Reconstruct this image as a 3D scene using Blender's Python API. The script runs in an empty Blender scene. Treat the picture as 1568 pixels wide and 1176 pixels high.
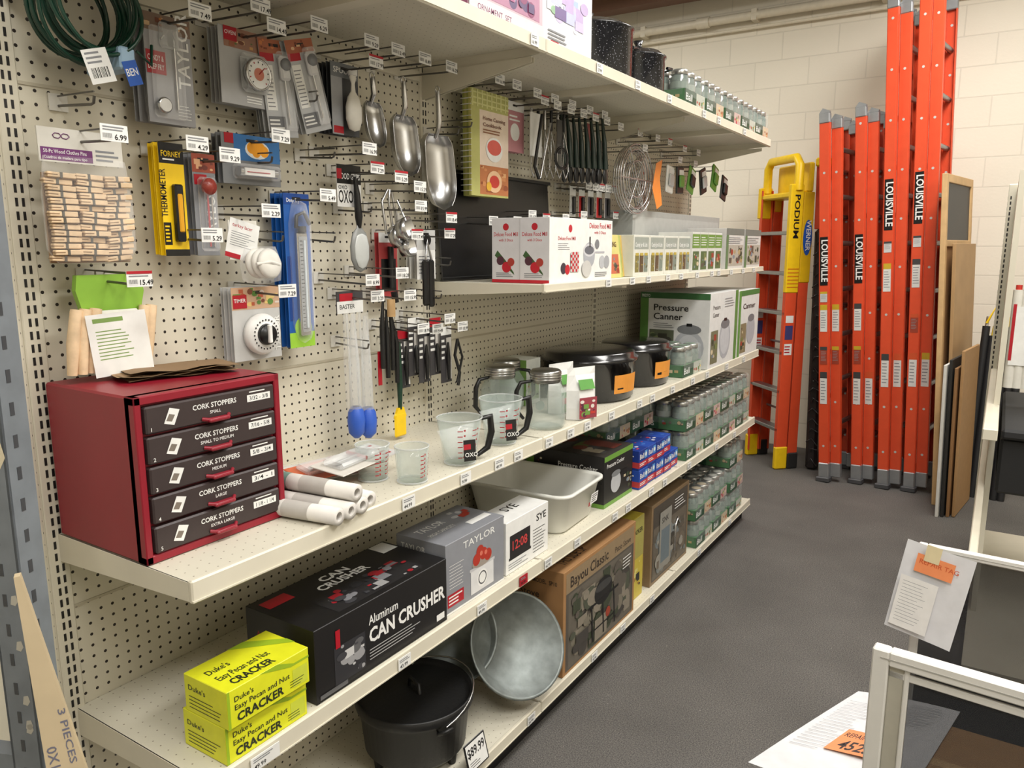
import bpy, math, random
from mathutils import Matrix, Vector
random.seed(7)
pi=math.pi
sc=bpy.context.scene
COL=sc.collection
# ---------------------------------------------------------------- materials
def lin(c):
    c=c/255.0
    return c/12.92 if c<=.04045 else ((c+.055)/1.055)**2.4
def rgb(c): return (lin(c[0]),lin(c[1]),lin(c[2]),1)
MC={}
def mat(name,c,rough=.5,metal=0,trans=0,noise=.06,scale=30,bump=0,alpha=1,emit=0,spec=.5,coat=0):
    if name in MC: return MC[name]
    m=bpy.data.materials.new(name);m.use_nodes=True
    n=m.node_tree.nodes;l=m.node_tree.links
    b=n['Principled BSDF']
    b.inputs['Base Color'].default_value=rgb(c)
    b.inputs['Roughness'].default_value=rough
    b.inputs['Metallic'].default_value=metal
    b.inputs['Transmission Weight'].default_value=trans
    b.inputs['Alpha'].default_value=alpha
    b.inputs['Specular IOR Level'].default_value=spec
    b.inputs['Coat Weight'].default_value=coat
    if emit:
        b.inputs['Emission Color'].default_value=rgb(c);b.inputs['Emission Strength'].default_value=emit
    if noise and not trans:
        tc=n.new('ShaderNodeTexCoord');ns=n.new('ShaderNodeTexNoise')
        ns.inputs['Scale'].default_value=scale;ns.inputs['Detail'].default_value=4
        l.new(tc.outputs['Object'],ns.inputs['Vector'])
        mr=n.new('ShaderNodeMapRange');mr.inputs['To Min'].default_value=1-noise*2;mr.inputs['To Max'].default_value=1+noise*2
        l.new(ns.outputs['Fac'],mr.inputs['Value'])
        vm=n.new('ShaderNodeVectorMath');vm.operation='SCALE'
        vm.inputs[0].default_value=rgb(c)[:3]
        l.new(mr.outputs['Result'],vm.inputs['Scale'])
        l.new(vm.outputs[0],b.inputs['Base Color'])
        if bump:
            bp=n.new('ShaderNodeBump');bp.inputs['Strength'].default_value=bump;bp.inputs['Distance'].default_value=.01
            l.new(ns.outputs['Fac'],bp.inputs['Height']);l.new(bp.outputs[0],b.inputs['Normal'])
    MC[name]=m
    return m
def K(c,rough=.45,**k):
    return mat('c%d_%d_%d_%d'%(c[0],c[1],c[2],int(rough*100)),c,rough,**k)
BEIGE=(212,206,188)
def pegmat(name,ax,ay,sp,r,c,dark=(38,30,24)):
    m=mat(name,c,.5,noise=.03,scale=4)
    n=m.node_tree.nodes;l=m.node_tree.links;b=n['Principled BSDF']
    src=b.inputs['Base Color'].links[0].from_socket
    tc=n.new('ShaderNodeTexCoord');sx=n.new('ShaderNodeSeparateXYZ');l.new(tc.outputs['Object'],sx.inputs[0])
    outs=[]
    for a in (ax,ay):
        d=n.new('ShaderNodeMath');d.operation='DIVIDE';d.inputs[1].default_value=sp;l.new(sx.outputs[a],d.inputs[0])
        f=n.new('ShaderNodeMath');f.operation='FRACT';l.new(d.outputs[0],f.inputs[0])
        s=n.new('ShaderNodeMath');s.operation='SUBTRACT';s.inputs[1].default_value=.5;l.new(f.outputs[0],s.inputs[0])
        q=n.new('ShaderNodeMath');q.operation='MULTIPLY';l.new(s.outputs[0],q.inputs[0]);l.new(s.outputs[0],q.inputs[1])
        outs.append(q)
    ad=n.new('ShaderNodeMath');ad.operation='ADD';l.new(outs[0].outputs[0],ad.inputs[0]);l.new(outs[1].outputs[0],ad.inputs[1])
    lt=n.new('ShaderNodeMath');lt.operation='LESS_THAN';lt.inputs[1].default_value=(r/sp)**2;l.new(ad.outputs[0],lt.inputs[0])
    mx=n.new('ShaderNodeMix');mx.data_type='RGBA';mx.inputs[7].default_value=rgb(dark)
    l.new(lt.outputs[0],mx.inputs[0]);l.new(src,mx.inputs[6]);l.new(mx.outputs[2],b.inputs['Base Color'])
    return m
def blockmat(name,c):
    m=mat(name,c,.75,noise=.03,scale=2)
    n=m.node_tree.nodes;l=m.node_tree.links;b=n['Principled BSDF']
    tc=n.new('ShaderNodeTexCoord');sx=n.new('ShaderNodeSeparateXYZ');l.new(tc.outputs['Object'],sx.inputs[0])
    cx=n.new('ShaderNodeCombineXYZ');l.new(sx.outputs[0],cx.inputs[0]);l.new(sx.outputs[2],cx.inputs[1])
    br=n.new('ShaderNodeTexBrick');br.inputs['Scale'].default_value=1;br.inputs['Brick Width'].default_value=.4;br.inputs['Row Height'].default_value=.2
    br.inputs['Mortar Size'].default_value=.005;br.inputs['Mortar Smooth'].default_value=.3
    br.inputs['Color1'].default_value=rgb(c);br.inputs['Color2'].default_value=rgb([x*.985 for x in c]);br.inputs['Mortar'].default_value=rgb([x*.94 for x in c])
    l.new(cx.outputs[0],br.inputs['Vector']);l.new(br.outputs['Color'],b.inputs['Base Color'])
    bp=n.new('ShaderNodeBump');bp.invert=True;bp.inputs['Strength'].default_value=.35;bp.inputs['Distance'].default_value=.008
    ns=n.new('ShaderNodeTexNoise');ns.inputs['Scale'].default_value=60;l.new(tc.outputs['Object'],ns.inputs['Vector'])
    mm=n.new('ShaderNodeMath');mm.operation='MULTIPLY_ADD';mm.inputs[1].default_value=.25;l.new(ns.outputs['Fac'],mm.inputs[0]);l.new(br.outputs['Fac'],mm.inputs[2])
    l.new(mm.outputs[0],bp.inputs['Height']);l.new(bp.outputs[0],b.inputs['Normal'])
    return m
def floormat():
    m=mat('floor_carpet',(92,89,86),.8,noise=.0)
    n=m.node_tree.nodes;l=m.node_tree.links;b=n['Principled BSDF']
    tc=n.new('ShaderNodeTexCoord')
    a=n.new('ShaderNodeTexNoise');a.inputs['Scale'].default_value=230;a.inputs['Detail'].default_value=4;l.new(tc.outputs['Object'],a.inputs['Vector'])
    r=n.new('ShaderNodeValToRGB');r.color_ramp.elements[0].position=.34;r.color_ramp.elements[0].color=rgb((66,64,62));r.color_ramp.elements[1].position=.72;r.color_ramp.elements[1].color=rgb((122,118,113))
    l.new(a.outputs['Fac'],r.inputs[0])
    c=n.new('ShaderNodeTexNoise');c.inputs['Scale'].default_value=2.2;c.inputs['Detail'].default_value=6;l.new(tc.outputs['Object'],c.inputs['Vector'])
    mr=n.new('ShaderNodeMapRange');mr.inputs['To Min'].default_value=.55;mr.inputs['To Max'].default_value=1.3;l.new(c.outputs['Fac'],mr.inputs['Value'])
    vm=n.new('ShaderNodeVectorMath');vm.operation='SCALE';l.new(r.outputs[0],vm.inputs[0]);l.new(mr.outputs[0],vm.inputs['Scale'])
    # light lint specks
    vo=n.new('ShaderNodeTexVoronoi');vo.inputs['Scale'].default_value=14;l.new(tc.outputs['Object'],vo.inputs['Vector'])
    lt=n.new('ShaderNodeMath');lt.operation='LESS_THAN';lt.inputs[1].default_value=.035;l.new(vo.outputs['Distance'],lt.inputs[0])
    mx=n.new('ShaderNodeMix');mx.data_type='RGBA';mx.inputs[7].default_value=rgb((132,128,122));l.new(lt.outputs[0],mx.inputs[0]);l.new(vm.outputs[0],mx.inputs[6])
    l.new(mx.outputs[2],b.inputs['Base Color'])
    bp=n.new('ShaderNodeBump');bp.inputs['Strength'].default_value=.4;bp.inputs['Distance'].default_value=.003;l.new(a.outputs['Fac'],bp.inputs['Height']);l.new(bp.outputs[0],b.inputs['Normal'])
    return m
beige=mat('shelf_beige',BEIGE,.4,noise=.05,scale=9)
peg=pegmat('pegboard',1,2,.0254,.0034,(208,202,184))
deck=pegmat('shelf_deck',0,1,.0254,.0016,(208,203,186),(130,120,104))
dark=K((24,22,22),.5);black=K((18,18,19),.35);white=K((226,226,223),.5);offw=K((214,211,202),.5)
steel=mat('steel',(190,190,190),.25,1,noise=.02);wire=mat('hook_wire',(110,108,104),.35,.9,noise=0);zinc=mat('zinc',(122,128,126),.5,.7,noise=.25,scale=25)
def filmmat(name,a,c=(255,255,255),rough=.12,e=.4):
    m=bpy.data.materials.new(name);m.use_nodes=True;n=m.node_tree.nodes;l=m.node_tree.links
    b=n['Principled BSDF'];t=n.new('ShaderNodeBsdfTransparent');x=n.new('ShaderNodeMixShader');o=n['Material Output']
    b.inputs['Base Color'].default_value=rgb(c);b.inputs['Roughness'].default_value=rough
    lw=n.new('ShaderNodeLayerWeight');lw.inputs[0].default_value=.35;mr=n.new('ShaderNodeMapRange');mr.inputs['To Min'].default_value=a;mr.inputs['To Max'].default_value=min(1,a+e)
    l.new(lw.outputs['Facing'],mr.inputs['Value']);l.new(mr.outputs[0],x.inputs[0])
    l.new(t.outputs[0],x.inputs[1]);l.new(b.outputs[0],x.inputs[2]);l.new(x.outputs[0],o.inputs[0]);return m
film=filmmat('clear_film',.07);filmg=filmmat('thin_glass',.12,(205,218,212),.05);mesh_s=filmmat('window_mesh',.6,(38,40,44),.5);haze=filmmat('hazy_plastic',.26,(225,228,228))
wrap=filmmat('shrink_wrap',.05,(235,240,238),.1,.12)
red=K((168,22,38),.35);green=K((96,158,60),.45);grey=K((128,130,134),.5);yellow=K((236,196,20),.4)
blue=K((28,82,170),.4);wood=mat('pine',(200,164,116),.6,noise=.12,scale=14);lid=mat('jar_lid',(165,163,157),.3,1,noise=.02)
# ---------------------------------------------------------------- geometry builder
_tc={}
def textgeo(s,bold=0):
    k=(s,bold)
    if k in _tc: return _tc[k]
    cu=bpy.data.curves.new('t','FONT');cu.body=s;cu.size=1;cu.resolution_u=2;cu.offset=bold
    ob=bpy.data.objects.new('t',cu);COL.objects.link(ob)
    dg=bpy.context.evaluated_depsgraph_get();dg.update()
    me=ob.evaluated_get(dg).to_mesh()
    v=[tuple(x.co) for x in me.vertices];f=[tuple(p.vertices) for p in me.polygons]
    ob.evaluated_get(dg).to_mesh_clear()
    bpy.data.objects.remove(ob);bpy.data.curves.remove(cu)
    if v:
        x0=min(a[0] for a in v);x1=max(a[0] for a in v)
    else: x0,x1=0,1
    _tc[k]=(v,f,x0,x1);return _tc[k]
class Fr:
    def __init__(s,o,u,v,n,W,H):
        s.o=Vector(o);s.u=Vector(u);s.v=Vector(v);s.n=Vector(n);s.W=W;s.H=H;s.kc=0
    def p(s,u,v,k=0): return s.o+s.u*u*s.W+s.v*v*s.H+s.n*k
    def kk(s,k):
        s.kc+=.00005;return (k if k>=.003 else .0004)+s.kc
PAL_KIT=[(150,60,44),(110,120,70),(196,180,150),(90,80,70),(170,150,110),(120,130,140),(60,70,50)]
class G:
    def __init__(s,name): s.name=name;s.V=[];s.F=[];s.I=[];s.S=[];s.m=[];s.T=Matrix()
    def add(s,V,F,m,smooth=False):
        if m not in s.m: s.m.append(m)
        i=s.m.index(m);o=len(s.V)
        for v in V: s.V.append(tuple(s.T@Vector(v)))
        for f in F: s.F.append([a+o for a in f]);s.I.append(i);s.S.append(smooth)
    def box(s,a,b,m,bev=0):
        x0,y0,z0=a;x1,y1,z1=b
        if x0>x1:x0,x1=x1,x0
        if y0>y1:y0,y1=y1,y0
        if z0>z1:z0,z1=z1,z0
        if not bev:
            V=[(x0,y0,z0),(x1,y0,z0),(x1,y1,z0),(x0,y1,z0),(x0,y0,z1),(x1,y0,z1),(x1,y1,z1),(x0,y1,z1)]
            s.add(V,[(0,3,2,1),(4,5,6,7),(0,1,5,4),(1,2,6,5),(2,3,7,6),(3,0,4,7)],m);return
        e=min(bev,(x1-x0)/2.01,(y1-y0)/2.01,(z1-z0)/2.01)
        V=[];idx={}
        for sx in(0,1):
            for sy in(0,1):
                for sz in(0,1):
                    X=(x0,x1)[sx];Y=(y0,y1)[sy];Z=(z0,z1)[sz]
                    ix=X+e*(1-2*sx);iy=Y+e*(1-2*sy);iz=Z+e*(1-2*sz)
                    for k,pp in enumerate([(X,iy,iz),(ix,Y,iz),(ix,iy,Z)]):
                        idx[(sx,sy,sz,k)]=len(V);V.append(pp)
        F=[];q=idx
        F.append([q[0,0,0,0],q[0,0,1,0],q[0,1,1,0],q[0,1,0,0]]);F.append([q[1,0,0,0],q[1,1,0,0],q[1,1,1,0],q[1,0,1,0]])
        F.append([q[0,0,0,1],q[1,0,0,1],q[1,0,1,1],q[0,0,1,1]]);F.append([q[0,1,0,1],q[0,1,1,1],q[1,1,1,1],q[1,1,0,1]])
        F.append([q[0,0,0,2],q[0,1,0,2],q[1,1,0,2],q[1,0,0,2]]);F.append([q[0,0,1,2],q[1,0,1,2],q[1,1,1,2],q[0,1,1,2]])
        for a in(0,1):
            for b in(0,1):
                F.append([q[a,b,0,0],q[a,b,0,1],q[a,b,1,1],q[a,b,1,0]])
                F.append([q[a,0,b,0],q[a,0,b,2],q[a,1,b,2],q[a,1,b,0]])
                F.append([q[0,a,b,1],q[0,a,b,2],q[1,a,b,2],q[1,a,b,1]])
                for c in(0,1): F.append([q[a,b,c,0],q[a,b,c,1],q[a,b,c,2]])
        s.add(V,F,m)
    def tube(s,P,r,m,n=8,closed=False,cap=True):
        P=[Vector(p) for p in P];N=len(P)
        R=r if isinstance(r,(list,tuple)) else [r]*N
        V=[];F=[];up=None
        for i in range(N):
            if closed: t=P[(i+1)%N]-P[i-1]
            else: t=P[min(i+1,N-1)]-P[max(i-1,0)]
            if t.length<1e-9: t=Vector((0,0,1))
            t.normalize()
            if up is None:
                up=Vector((0,0,1)) if abs(t.z)<.9 else Vector((1,0,0))
            a=(up-t*up.dot(t))
            if a.length<1e-6: a=t.orthogonal()
            a.normalize();up=a;b=t.cross(a)
            for k in range(n):
                an=2*pi*k/n;V.append(P[i]+(a*math.cos(an)+b*math.sin(an))*R[i])
        for i in range(N if closed else N-1):
            j=(i+1)%N
            for k in range(n): F.append((i*n+k,i*n+(k+1)%n,j*n+(k+1)%n,j*n+k))
        s.add(V,F,m,True)
        if cap and not closed:
            s.add(V[:n],[list(range(n))[::-1]],m);s.add(V[-n:],[list(range(n))],m)
    def cyl(s,a,b,r,m,r2=None,n=20): s.tube([a,b],[r,r if r2 is None else r2],m,n)
    def lathe(s,prof,m,c=(0,0,0),n=28,sx=1,sy=1,ax=None,smooth=True):
        V=[];F=[];Nn=len(prof)
        for r,z in prof:
            for k in range(n):
                a=2*pi*k/n;V.append(Vector((r*math.cos(a)*sx,r*math.sin(a)*sy,z)))
        if ax is not None:
            q=Vector((0,0,1)).rotation_difference(Vector(ax));V=[q@v for v in V]
        V=[v+Vector(c) for v in V]
        for i in range(Nn-1):
            for k in range(n): F.append((i*n+k,i*n+(k+1)%n,(i+1)*n+(k+1)%n,(i+1)*n+k))
        s.add(V,F,m,smooth)
    def disc(s,c,r,m,nrm=(0,0,1),n=28,sx=1,sy=1):
        q=Vector((0,0,1)).rotation_difference(Vector(nrm))
        V=[q@Vector((r*sx*math.cos(2*pi*k/n),r*sy*math.sin(2*pi*k/n),0))+Vector(c) for k in range(n)]
        s.add(V,[list(range(n))],m)
    def prism(s,pts,y0,y1,m,smooth=False):
        n=len(pts);V=[(a,y0,b) for a,b in pts]+[(a,y1,b) for a,b in pts]
        s.add(V,[list(range(n)),list(range(n,2*n))[::-1]],m)
        s.add(V,[(i,i+n,(i+1)%n+n,(i+1)%n) for i in range(n)],m,smooth)
    # printed graphics
    def raw(s,fr,u0,v0,u1,v1,m,k): s.add([fr.p(u0,v0,k),fr.p(u1,v0,k),fr.p(u1,v1,k),fr.p(u0,v1,k)],[(0,1,2,3)],m)
    def rect(s,fr,u0,v0,u1,v1,m,k=0): s.raw(fr,u0,v0,u1,v1,m,fr.kk(k))
    def poly(s,fr,pts,m,k=0):
        k=fr.kk(k);s.add([fr.p(a,b,k) for a,b in pts],[list(range(len(pts)))],m)
    def blob(s,fr,u,v,r,m,k=0,asp=1,n=18):
        k=fr.kk(k)
        s.add([fr.p(u+r*math.cos(2*pi*i/n)/fr.W,v+r*asp*math.sin(2*pi*i/n)/fr.H,k) for i in range(n)],[list(range(n))],m)
    def busy(s,fr,u0,v0,u1,v1,n,pal=PAL_KIT,base=None):
        if base: s.rect(fr,u0,v0,u1,v1,K(base))
        W=(u1-u0)*fr.W;H=(v1-v0)*fr.H;R=min(W,H)
        for i in range(n):
            r=R*random.uniform(.05,.2);u=random.uniform(u0+r/fr.W,u1-r/fr.W);v=random.uniform(v0+r/fr.H,v1-r/fr.H);c=K(random.choice(pal))
            if random.random()<.6: s.blob(fr,u,v,r,c,asp=random.uniform(.5,1),n=12)
            else:
                h=r*random.uniform(.3,1);s.rect(fr,max(u0,u-r/fr.W),max(v0,v-h/fr.H),min(u1,u+r/fr.W),min(v1,v+h/fr.H),c)
    def text(s,fr,u,v,t,h,m,w=None,bold=.01,k=0,al='l',rot=0):
        V,F,x0,x1=textgeo(t,bold)
        if not V: return
        k=fr.kk(k)
        hh=h*fr.H/.70;sx=hh
        if w: sx=w*fr.W/(x1-x0)
        L=(x1-x0)*sx;off={'l':0,'c':-L/2,'r':-L}[al];c,si=math.cos(rot),math.sin(rot)
        out=[]
        for a in V:
            x=(a[0]-x0)*sx+off;y=a[1]*hh
            out.append(fr.o+fr.u*(u*fr.W+x*c-y*si)+fr.v*(v*fr.H+x*si+y*c)+fr.n*k)
        s.add(out,F,m)
    def lines(s,fr,u0,v0,u1,v1,n,m,k=0,fill=.45):
        k=fr.kk(k)
        for i in range(n):
            b=v1-(v1-v0)*(i+.5)/n;h=(v1-v0)/n*fill/2
            e=u0+(u1-u0)*random.uniform(.65,1)
            s.raw(fr,u0,b-h,e,b+h,m,k)
    def barcode(s,fr,u0,v0,u1,v1):
        s.rect(fr,u0,v0,u1,v1,white);x=u0+.05*(u1-u0);k=fr.kk(0)
        while x<u1-.05*(u1-u0):
            w=(u1-u0)*random.choice([.02,.03,.05]);s.raw(fr,x,v0+.15*(v1-v0),x+w,v1-.1*(v1-v0),black,k);x+=w*2
    def done(s,X,Y,Z,yaw=90,tx=0,ty=0):
        me=bpy.data.meshes.new(s.name);me.from_pydata(s.V,[],s.F)
        for m in s.m: me.materials.append(m)
        me.polygons.foreach_set('material_index',s.I);me.polygons.foreach_set('use_smooth',s.S);me.update()
        ob=bpy.data.objects.new(s.name,me);COL.objects.link(ob)
        ob.matrix_world=Matrix.Translation((X,Y,Z))@Matrix.Rotation(math.radians(yaw),4,'Z')@Matrix.Rotation(math.radians(ty),4,'Y')@Matrix.Rotation(math.radians(tx),4,'X')
        return ob
def inst(ob,X,Y,Z,yaw=90):
    o=bpy.data.objects.new(ob.name,ob.data);COL.objects.link(o)
    o.matrix_world=Matrix.Translation((X,Y,Z))@Matrix.Rotation(math.radians(yaw),4,'Z');return o
def bfr(w,d,h,z=0,x=0,y=0):
    return (Fr((x-w/2,y,z),(1,0,0),(0,0,1),(0,-1,0),w,h),Fr((x-w/2,y+d,z),(0,-1,0),(0,0,1),(-1,0,0),d,h),Fr((x-w/2,y,z+h),(1,0,0),(0,1,0),(0,0,1),w,d))
def carton(g,w,d,h,m,z=0,x=0,y=0,ms=None,mt=None):
    g.box((x-w/2,y,z),(x+w/2,y+d,z+h),m,.0012)
    F,L,T=bfr(w,d,h,z,x,y)
    if ms: g.rect(L,.004,.004,.996,.996,ms)
    if mt: g.rect(T,.004,.004,.996,.996,mt)
    return F,L,T
# ================================================================ ROOM
def plane_box(name,a,b,m):
    g=G(name);g.box(a,b,m);return g.done(0,0,0,0)
floor=plane_box('floor',(-3,-2.5,-.1),(4.2,6.3,0),floormat())
cream=blockmat('painted_block',(234,227,210))
plane_box('wall_far',(-3,6.3,0),(4.2,6.45,3.7),cream)
plane_box('wall_left',(-3.1,-2.5,0),(-3,6.3,3.7),cream)
plane_box('wall_right',(4.2,-2.5,0),(4.3,6.45,3.7),cream)
plane_box('wall_near',(-3.1,-2.6,0),(4.3,-2.5,3.7),cream)
plane_box('ceiling',(-3.1,-2.6,3.7),(4.3,6.45,3.8),mat('ceiling_paint',(208,206,200),.8))
g=G('ceiling_beam');g.box((-2.99,5.9,3.45),(4.19,6.05,3.699),K((96,66,48),.7));g.done(0,0,0,0)
g=G('conduit_pipe')
cp_=K((222,214,194),.4)
g.cyl((-2.98,6.22,3.33),(4.18,6.22,3.33),.032,cp_);g.cyl((-2.98,6.26,3.25),(4.18,6.26,3.25),.012,cp_)
for x in (-2,-1.1,-.2,.7,1.6,2.5): g.box((x-.02,6.19,3.29),(x+.02,6.297,3.37),cp_)
for x in (-.6,1.1): g.cyl((x-.05,6.22,3.33),(x+.05,6.22,3.33),.042,cp_)
g.done(0,0,0,0)
tubeM=mat('lamp_tube',(255,250,238),.5,emit=6,noise=0)
def fixture(x,y,z,en,ang=0):
    g=G('ceiling_fluorescent_light');g.box((-.16,-.62,.03),(.16,.62,.1),white,.01)
    for q in(-.08,.08): g.cyl((q,-.58,0),(q,.58,0),.018,tubeM)
    for q in(-.6,.6): g.box((-.13,q-.015,-.02),(.13,q+.015,.04),white)
    for q in(-.5,.5): g.cyl((0,q,.1),(0,q,3.7-z),.005,wire)
    ob=g.done(x,y,z,ang)
    L=bpy.data.lights.new('tube_light','AREA');L.shape='RECTANGLE';L.size=.6;L.size_y=1.5;L.energy=en;L.color=(1,.975,.935)
    o=bpy.data.objects.new('tube_light',L);COL.objects.link(o);o.parent=ob;o.location=(0,0,-.04)
fixture(1.75,-.3,3.55,64);fixture(1.85,2.2,3.55,54);fixture(1.6,4.5,3.55,66);fixture(3.2,1.2,3.55,62);fixture(-1.2,4.4,3.55,46)
w=bpy.data.worlds.new('World');sc.world=w;w.use_nodes=True
w.node_tree.nodes['Background'].inputs[0].default_value=(.97,.97,1,1);w.node_tree.nodes['Background'].inputs[1].default_value=.4
# ================================================================ SHELVING
Y0,SW,NS=.75,1.22,3
YE=Y0+SW*NS
def shelf(g,y0,y1,ztop,zlip,xf=.445):
    g.box((0,y0+.003,ztop-.012),(xf-.002,y1-.003,ztop),deck)
    g.box((xf-.012,y0+.002,zlip),(xf,y1-.002,ztop+.004),beige,.003)
    g.box((xf-.002,y0+.002,zlip+.004),(xf+.002,y1-.002,zlip+.007),beige)
    for a,b in((y0+.002,y0+.005),(y1-.005,y1-.002)):
        V=[];
        for yy in(a,b): V+=[(0,yy,ztop),(xf-.01,yy,ztop),(xf-.01,yy,zlip+.004),(0,yy,zlip-.02)]
        g.add(V,[(0,1,2,3),(4,7,6,5),(0,4,5,1),(1,5,6,2),(2,6,7,3),(3,7,4,0)],beige)
    g.box((0.01,(y0+y1)/2-.02,ztop-.035),(xf-.02,(y0+y1)/2+.02,ztop-.012),beige)
g=G('gondola_shelving')
g.box((-.02,-.6,.02),(-.001,YE,2.35),peg)
g.box((-.001,.58,.02),(.002,.725,2.38),beige)
for i in range(-1,NS+1):
    y=Y0+i*SW
    g.box((-.03,y-.02,0),(.003,y+.02,2.4),beige,.002)
    z=.1
    while z<2.35:
        for o in(-.006,.006): g.box((.003,y+o-.0025,z),(.0038,y+o+.0025,z+.016),dark)
        z+=.0254
for y in (Y0,Y0+SW,Y0+2*SW):
    for zz in (.85,1.28,1.9): g.box((.0,y+.02,zz),(.0015,y+SW-.02,zz+.006),K((184,176,156),.5))
for i in range(NS):
    a=Y0+i*SW;b=a+SW
    shelf(g,a,b,2.17,2.133);shelf(g,a,b,1.02,.98);shelf(g,a,b,.625,.583)
    if i>0: shelf(g,a,b,1.487,1.462)
    shelf(g,a,b,.13,.092);g.box((.38,a,0),(.395,b,.1),dark)
    for y in(a+.006,b-.009):
        g.prism([(0,2.13),(.40,2.13),(.40,2.115),(.0,2.05)],y,y+.003,beige)
    g.box((0,a+.03,2.10),(.012,b-.03,2.13),beige)
g.box((0,YE-.003,.0),(.4,YE,.1),dark)
g.box((-.5,-.6,0),(-.48,YE,2.35),peg);g.box((-.48,YE-.02,0),(0,YE,2.35),beige)
g.done(0,0,0,0)
g=G('shelf_price_tags')
def stag(y,zl,zt,w=.045,m=white):
    g.T=Matrix.Translation((.4475,y,(zl+zt)/2+.002))@Matrix.Rotation(math.radians(90),4,'Z')
    h=min(.03,zt-zl);g.box((-w/2,-.002,-h/2),(w/2,.0,h/2),m);fr=Fr((-w/2,-.002,-h/2),(1,0,0),(0,0,1),(0,-1,0),w,h)
    g.text(fr,.1,.15,'%d.%02d'%(random.randint(3,79),99),.3,black);g.lines(fr,.08,.6,.9,.9,2,grey)
    g.T=Matrix()
for y in(1.33,1.56,1.72,1.82,2.0,2.14,2.26,2.45,2.7,2.83,3.05,3.3,3.5,3.8,4.1): stag(y,.98,1.02)
for y in(1.3,1.63,1.85,2.0,2.2,2.5,2.62,2.85,3.0,3.3,3.7,4.0): stag(y,.583,.625,m=white if y!=1.85 else red)
for y in(1.0,1.9,2.35,2.6,2.9,3.5,4.0): stag(y,.092,.13)
for y in(2.4,2.6,2.75,2.95,3.1,3.3,3.5,3.6,3.8,4.0,4.2): stag(y,1.462,1.487,.04)
for y in(1.9,2.3,2.6,2.9,3.3,3.5,3.9): stag(y,2.133,2.17,.04)
stag(.88,.583,.625,.07)
g.done(0,0,0,0)
# ================================================================ HANGING PRODUCTS
def tag(g,x,y,z,w=.052,h=.03):
    g.box((x-w/2,y,z-h/2),(x+w/2,y+.0015,z+h/2),white);fr=Fr((x-w/2,y,z-h/2),(1,0,0),(0,0,1),(0,-1,0),w,h)
    g.text(fr,.5,.12,'%d.%02d'%(random.randint(2,19),random.choice([99,49,29])),.32,black,bold=.015)
    g.barcode(fr,.06,.12,.42,.5);g.lines(fr,.08,.6,.92,.92,2,grey)
    if random.random()<.25: g.rect(fr,0,.82,1,1,red)
def hook(g,x,z,L=.2,back=.08,tg=True,dz=.0):
    y1=back-L
    g.box((x-.018,back-.004,z-.01),(x+.018,back-.001,z+.022),offw)
    g.tube([(x,back-.002,z),(x,y1+.012,z-.008),(x,y1+.004,z-.006),(x,y1,z+.006)],.0026,wire,6)
    g.tube([(x,back-.002,z+.018),(x,y1,z+.014)],.0018,wire,5)
    if tg: tag(g,x,y1-.003,z+.004+dz)
g=G('peg_hooks')
def wh(Y,Z,X=.2,tg=True):
    g.T=Matrix.Translation((.08,Y,0))@Matrix.Rotation(math.radians(90),4,'Z');hook(g,0,Z,X,tg=tg);g.T=Matrix()
for Y,Z in [(1.178,2.10),(1.345,2.10),(1.52,2.10),(1.62,2.10),(1.73,2.10),(1.85,2.10),(1.70,1.707),(1.84,1.68),(1.614,1.525),(1.70,1.365),(1.825,1.384),(2.1,2.11),(2.2,2.11),(2.33,2.105),(2.45,2.105),(2.58,2.105),(2.72,2.105),(2.85,2.105),(3.0,2.08),(3.2,2.08),(3.4,2.08),(3.55,2.08),(3.75,2.07),(3.95,2.07),(1.0,2.11),(1.496,1.51),(1.62,1.78),(1.5,1.84)]:
    wh(Y,Z)
for Y,Z in [(1.05,1.62)]: wh(Y,Z,.16,tg=True)
for Y in [2.15,2.3,2.4,2.5,2.65,2.8,2.95,3.1]: wh(Y,1.72+random.uniform(-.04,.03),.14)
for Y,Z in [(1.40,1.96),(1.58,1.70),(1.98,1.95),(2.05,1.98),(1.93,1.55),(1.44,1.62),(1.27,1.62),(.84,1.87),(.9,1.53),(1.25,1.80),(1.45,1.83),(1.88,1.45),(1.55,1.33)]: wh(Y,Z,.13,tg=False)
g.done(0,0,0,0)
def hang(g,y0,y1,z0,X=.08,**k): return g.done(X,(y0+y1)/2,z0,90,**k)
def ccard(g,w,h,m,hole=True,t=.002,y=0,stack=3):
    g.box((-w/2,y,0),(w/2,y+t,h),m,.0005)
    for i in range(1,stack+1):
        dx=random.uniform(-.005,.007);g.box((-w/2+dx,y+.014*i,.001*i),(w/2+dx,y+.014*i+.002,h),m,.0005)
        g.box((-w/2+dx+.012,y+.014*i-.010,.02),(w/2+dx-.012,y+.014*i,h*.6),film,.004)
    if hole: g.box((-.014,y-.0006,h-.016),(.014,y,h-.009),dark)
    return Fr((-w/2,y,0),(1,0,0),(0,0,1),(0,-1,0),w,h)
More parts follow.
